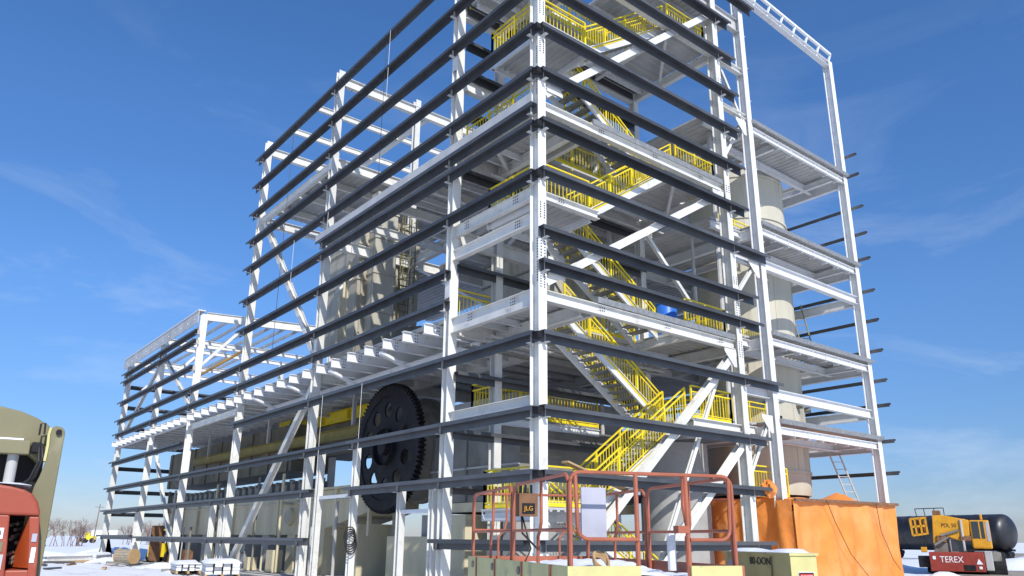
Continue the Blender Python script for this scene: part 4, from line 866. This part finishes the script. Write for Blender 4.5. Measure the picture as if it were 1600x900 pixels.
MB().box(-.2, -.8, .7, 1.9, .8, 1.5).build('body', YL, ld); MB().box(-.4, -.6, 1.5, .7, .6, 2.4).build('cab', YL, ld); MB().poly([(-1.9, .2), (-1.1, .2), (-.9, 1.0), (-1.6, .9)], -1.1, 1.1).build('bucket', YD, ld); MB().bar((-1.1, 0, .7), (-.1, 0, 1.2), .3, .2).build('arm', YL, ld); MB().box(-.41, -.5, 1.6, .4, .61, 2.2).build('cab_window', GLS, ld)
for x in (-.3, 1.3):
    for y in (-.85, .85): MB().cyl((x, y-.2, .55), (x, y+.2, .55), .55, 16).build('wheel', RB, ld)
def heap(x, y, r, h, seed, name='snow_bank'):
    rd_ = random.Random(seed); ph = [rd_.uniform(0, 6) for _ in range(5)]; b = MB(); vs = [(x, y, h)]; nr, na = 8, 28
    for j in range(1, nr+1):
        for k in range(na):
            a_ = 2*pi*k/na; t = j/nr; q = r*t*(1+.2*sin(2*a_+ph[0])+.12*sin(5*a_+ph[1])); z = h*(.5+.5*cos(pi*t))*(1+.18*sin(3*a_+ph[2]+t*3)*t)+.03*h*sin(7*a_+ph[3])*sin(t*6)-(.06 if j == nr else 0)
            vs.append((x+q*cos(a_), y+q*sin(a_)*.8, z))
    fs = [(0, 1+k, 1+(k+1) % na) for k in range(na)]+[(1+(j-1)*na+k, 1+j*na+k, 1+j*na+(k+1) % na, 1+(j-1)*na+(k+1) % na) for j in range(1, nr) for k in range(na)]
    b.add(vs, fs); tag(b.build(name, SNW, smooth=True), kind='structure')
for x, y, r, h, s in ((-.8, 47.5, 2.4, .45, 1), (1.2, 52.5, 3, .6, 2), (-3.5, 56, 5, .5, 3), (-9, 62, 7, .6, 4), (4, 60, 6, .7, 5), (-.8, 42, 1.8, .3, 6), (-13, 48, 6, .5, 7), (19.4, -1.5, 1.9, .55, 8), (16.8, -1.6, 2.2, .4, 16), (22.6, .2, 2.2, .3, 17), (-.3, 31.5, 1.3, .25, 10), (-.2, 25.5, 1.6, .3, 11), (45, 4, 6, .7, 12), (62, 6, 9, 1.2, 13), (38, 12, 6, .8, 14), (16, -1.5, 2, .3, 15)): heap(x, y, r, h, s)
sp = thing('cable_reel', 'round wooden slatted cable reel lying in the snow at the far left', 'reel', (-1.0, 36.3, .02), rad(-58)); sp.scale = (.78, .78, .78)
WG = mat('weathered_wood', (.36, .30, .22), .85, vary=.2, scale=6)
st = MB().box(-.42, -.035, -.01, .42, .035, .01)
for k in range(18):
    a_ = 2*pi*k/18; o = MB().bar((-.7, .5*cos(a_), .58+.5*sin(a_)), (.7, .5*cos(a_), .58+.5*sin(a_)), .155, .03, up=(0, cos(a_), sin(a_))).build('slat', WG, sp)
for x in (-.72, .72): MB().cyl((x-.04, 0, .58), (x+.04, 0, .58), .58, 24).build('end_disc', WD, sp)
def pallet(label, x, y, rz, n, w, d, seed):
    t = thing('snowy_pallet', label, 'pallet', (x, y, 0), rz, 'snow covered steel bundles'); r = random.Random(seed)
    for k in range(3): MB().box(-w/2, -d/2+k*(d-.1)/2, 0, w/2, -d/2+k*(d-.1)/2+.1, .12).build('bearer', WD, t)
    for j in range(n):
        for k in range(4): yy = -d/2+.05+k*d/4; MB().box(-w/2+r.uniform(-.15, .15), yy, .125+j*.15, w/2+r.uniform(-.15, .15), yy+d/4-.07, .255+j*.15).build('steel_section', WH2, t)
    z = .26+(n-1)*.15; b = MB(); vs = []
    for j in range(13):
        for i in range(17): px_, py_ = -w/2-.05+(w+.1)*i/16, -d/2-.05+(d+.1)*j/12; e = min(px_+w/2+.05, w/2+.05-px_, py_+d/2+.05, d/2+.05-py_); vs.append((px_, py_, z+min(.16, e*.9)*(.7+.3*sin(px_*3+py_*2+seed))))
    b.add(vs, [(j*17+i, j*17+i+1, (j+1)*17+i+1, (j+1)*17+i) for j in range(12) for i in range(16)]); b.build('snow_cap', SNW, t, smooth=True)
pallet('large snow capped bundle of white steel at the foot of the left columns', -.9, 20.3, rad(75), 3, 3.2, 1.4, 1)
pallet('snow capped bundle of steel half hidden behind the large one', -1.2, 24.2, rad(80), 2, 2.6, 1.1, 2)
pallet('snow capped bundle of white steel beyond the cable reel', -3.4, 41.5, rad(35), 2, 3.4, 1.0, 5)
pallet('low snow capped bundle near the annex foot', -.9, 45.0, rad(60), 2, 3, 1.2, 3)
# loose dark debris on the snow
r_ = random.Random(11)
for k in range(64):
    x, y = r_.uniform(-7, 2.5), r_.uniform(27, 66)
    if k > 52: x, y = r_.uniform(-1.2, 3), r_.uniform(24, 40)
    L_ = r_.uniform(.4, 1.8); o = MB().bar((-L_/2, 0, .05), (L_/2, r_.uniform(-.2, .2), .07), r_.uniform(.06, .2), r_.uniform(.05, .12)).build('scrap_timber', r_.choice([WD, GT, RST, DG])); o.location = (x, y, hz(x, y)); o.rotation_euler = (0, 0, r_.uniform(0, 3))
    tag(o, {'raw_wood': 'loose raw timber offcut lying on the snow before the annex', 'girt_primer': 'loose dark steel offcut lying on the snow before the annex', 'rust_brown': 'loose rusty offcut lying on the snow before the annex', 'drum_steel': 'loose dull grey offcut lying on the snow before the annex'}[o.data.materials[0].name], 'scrap', 'scrap pieces scattered on the snow left of the frame')
# site machines glimpsed under the annex
fk = thing('forklift', 'small yellow machine standing under the annex frame', 'machine', (2.2, 40.5, 0), rad(40))
MB().box(-.8, -.6, .35, .8, .6, 1.2).build('body', YL, fk); MB().box(-.5, -.5, 2.0, .5, .5, 2.08).build('roof', YL, fk)
for x in (-.45, .45):
    for y in (-.45, .45): MB().bar((x, y, 1.2), (x, y, 2.0), .06, .06, up=(0,1,0)).build('post', BK, fk)
    for y in (-.6, .6): MB().cyl((x, y-.1, .35), (x, y+.1, .35), .35, 16).build('wheel', RB, fk)
MB().box(-1.0, -.4, .1, -.85, .4, 2.3).build('mast', RST, fk)
# hanging tag lines
TL = ['tall pale tag line hanging beside the doorway left of the ring gear', 'pale tag line hanging in front of the black ring gear', 'pale tag line high up between the two top girts', 'short pale tag line at mid height of the left face', 'short pale tag line below the right hand platforms', 'pale tag line before the diagonal brace of the left face']
for k, (x, y, z0, z1) in enumerate(((-.3, 12.6, 7.0, 1.7), (-.3, 9.4, 7.0, 3.4), (-.3, 8.9, 21.7, 18.6), (-.3, 13.5, 16, 14.2), (19.1, 6.0, 6.9, 5.4), (-.3, 17, 14.9, 12.6))):
    tag(MB().cyl((x, y, z0), (x+.02, y+.05, z1), .007, 5).build('tag_line', SG), TL[k], 'rope', 'tag lines hanging from the girts')
ck = thing('cable_coil', 'black cable coil looped round a white door post', 'cable', (.1, 10.2, 1.7))
for k in range(5): MB().tube([(-.18+.22*cos(t), -.2-.03*k, -.25*k*.3+.3*sin(t)) for t in [i*2*pi/20 for i in range(21)]], .022, 6).build('loop', INK, ck)
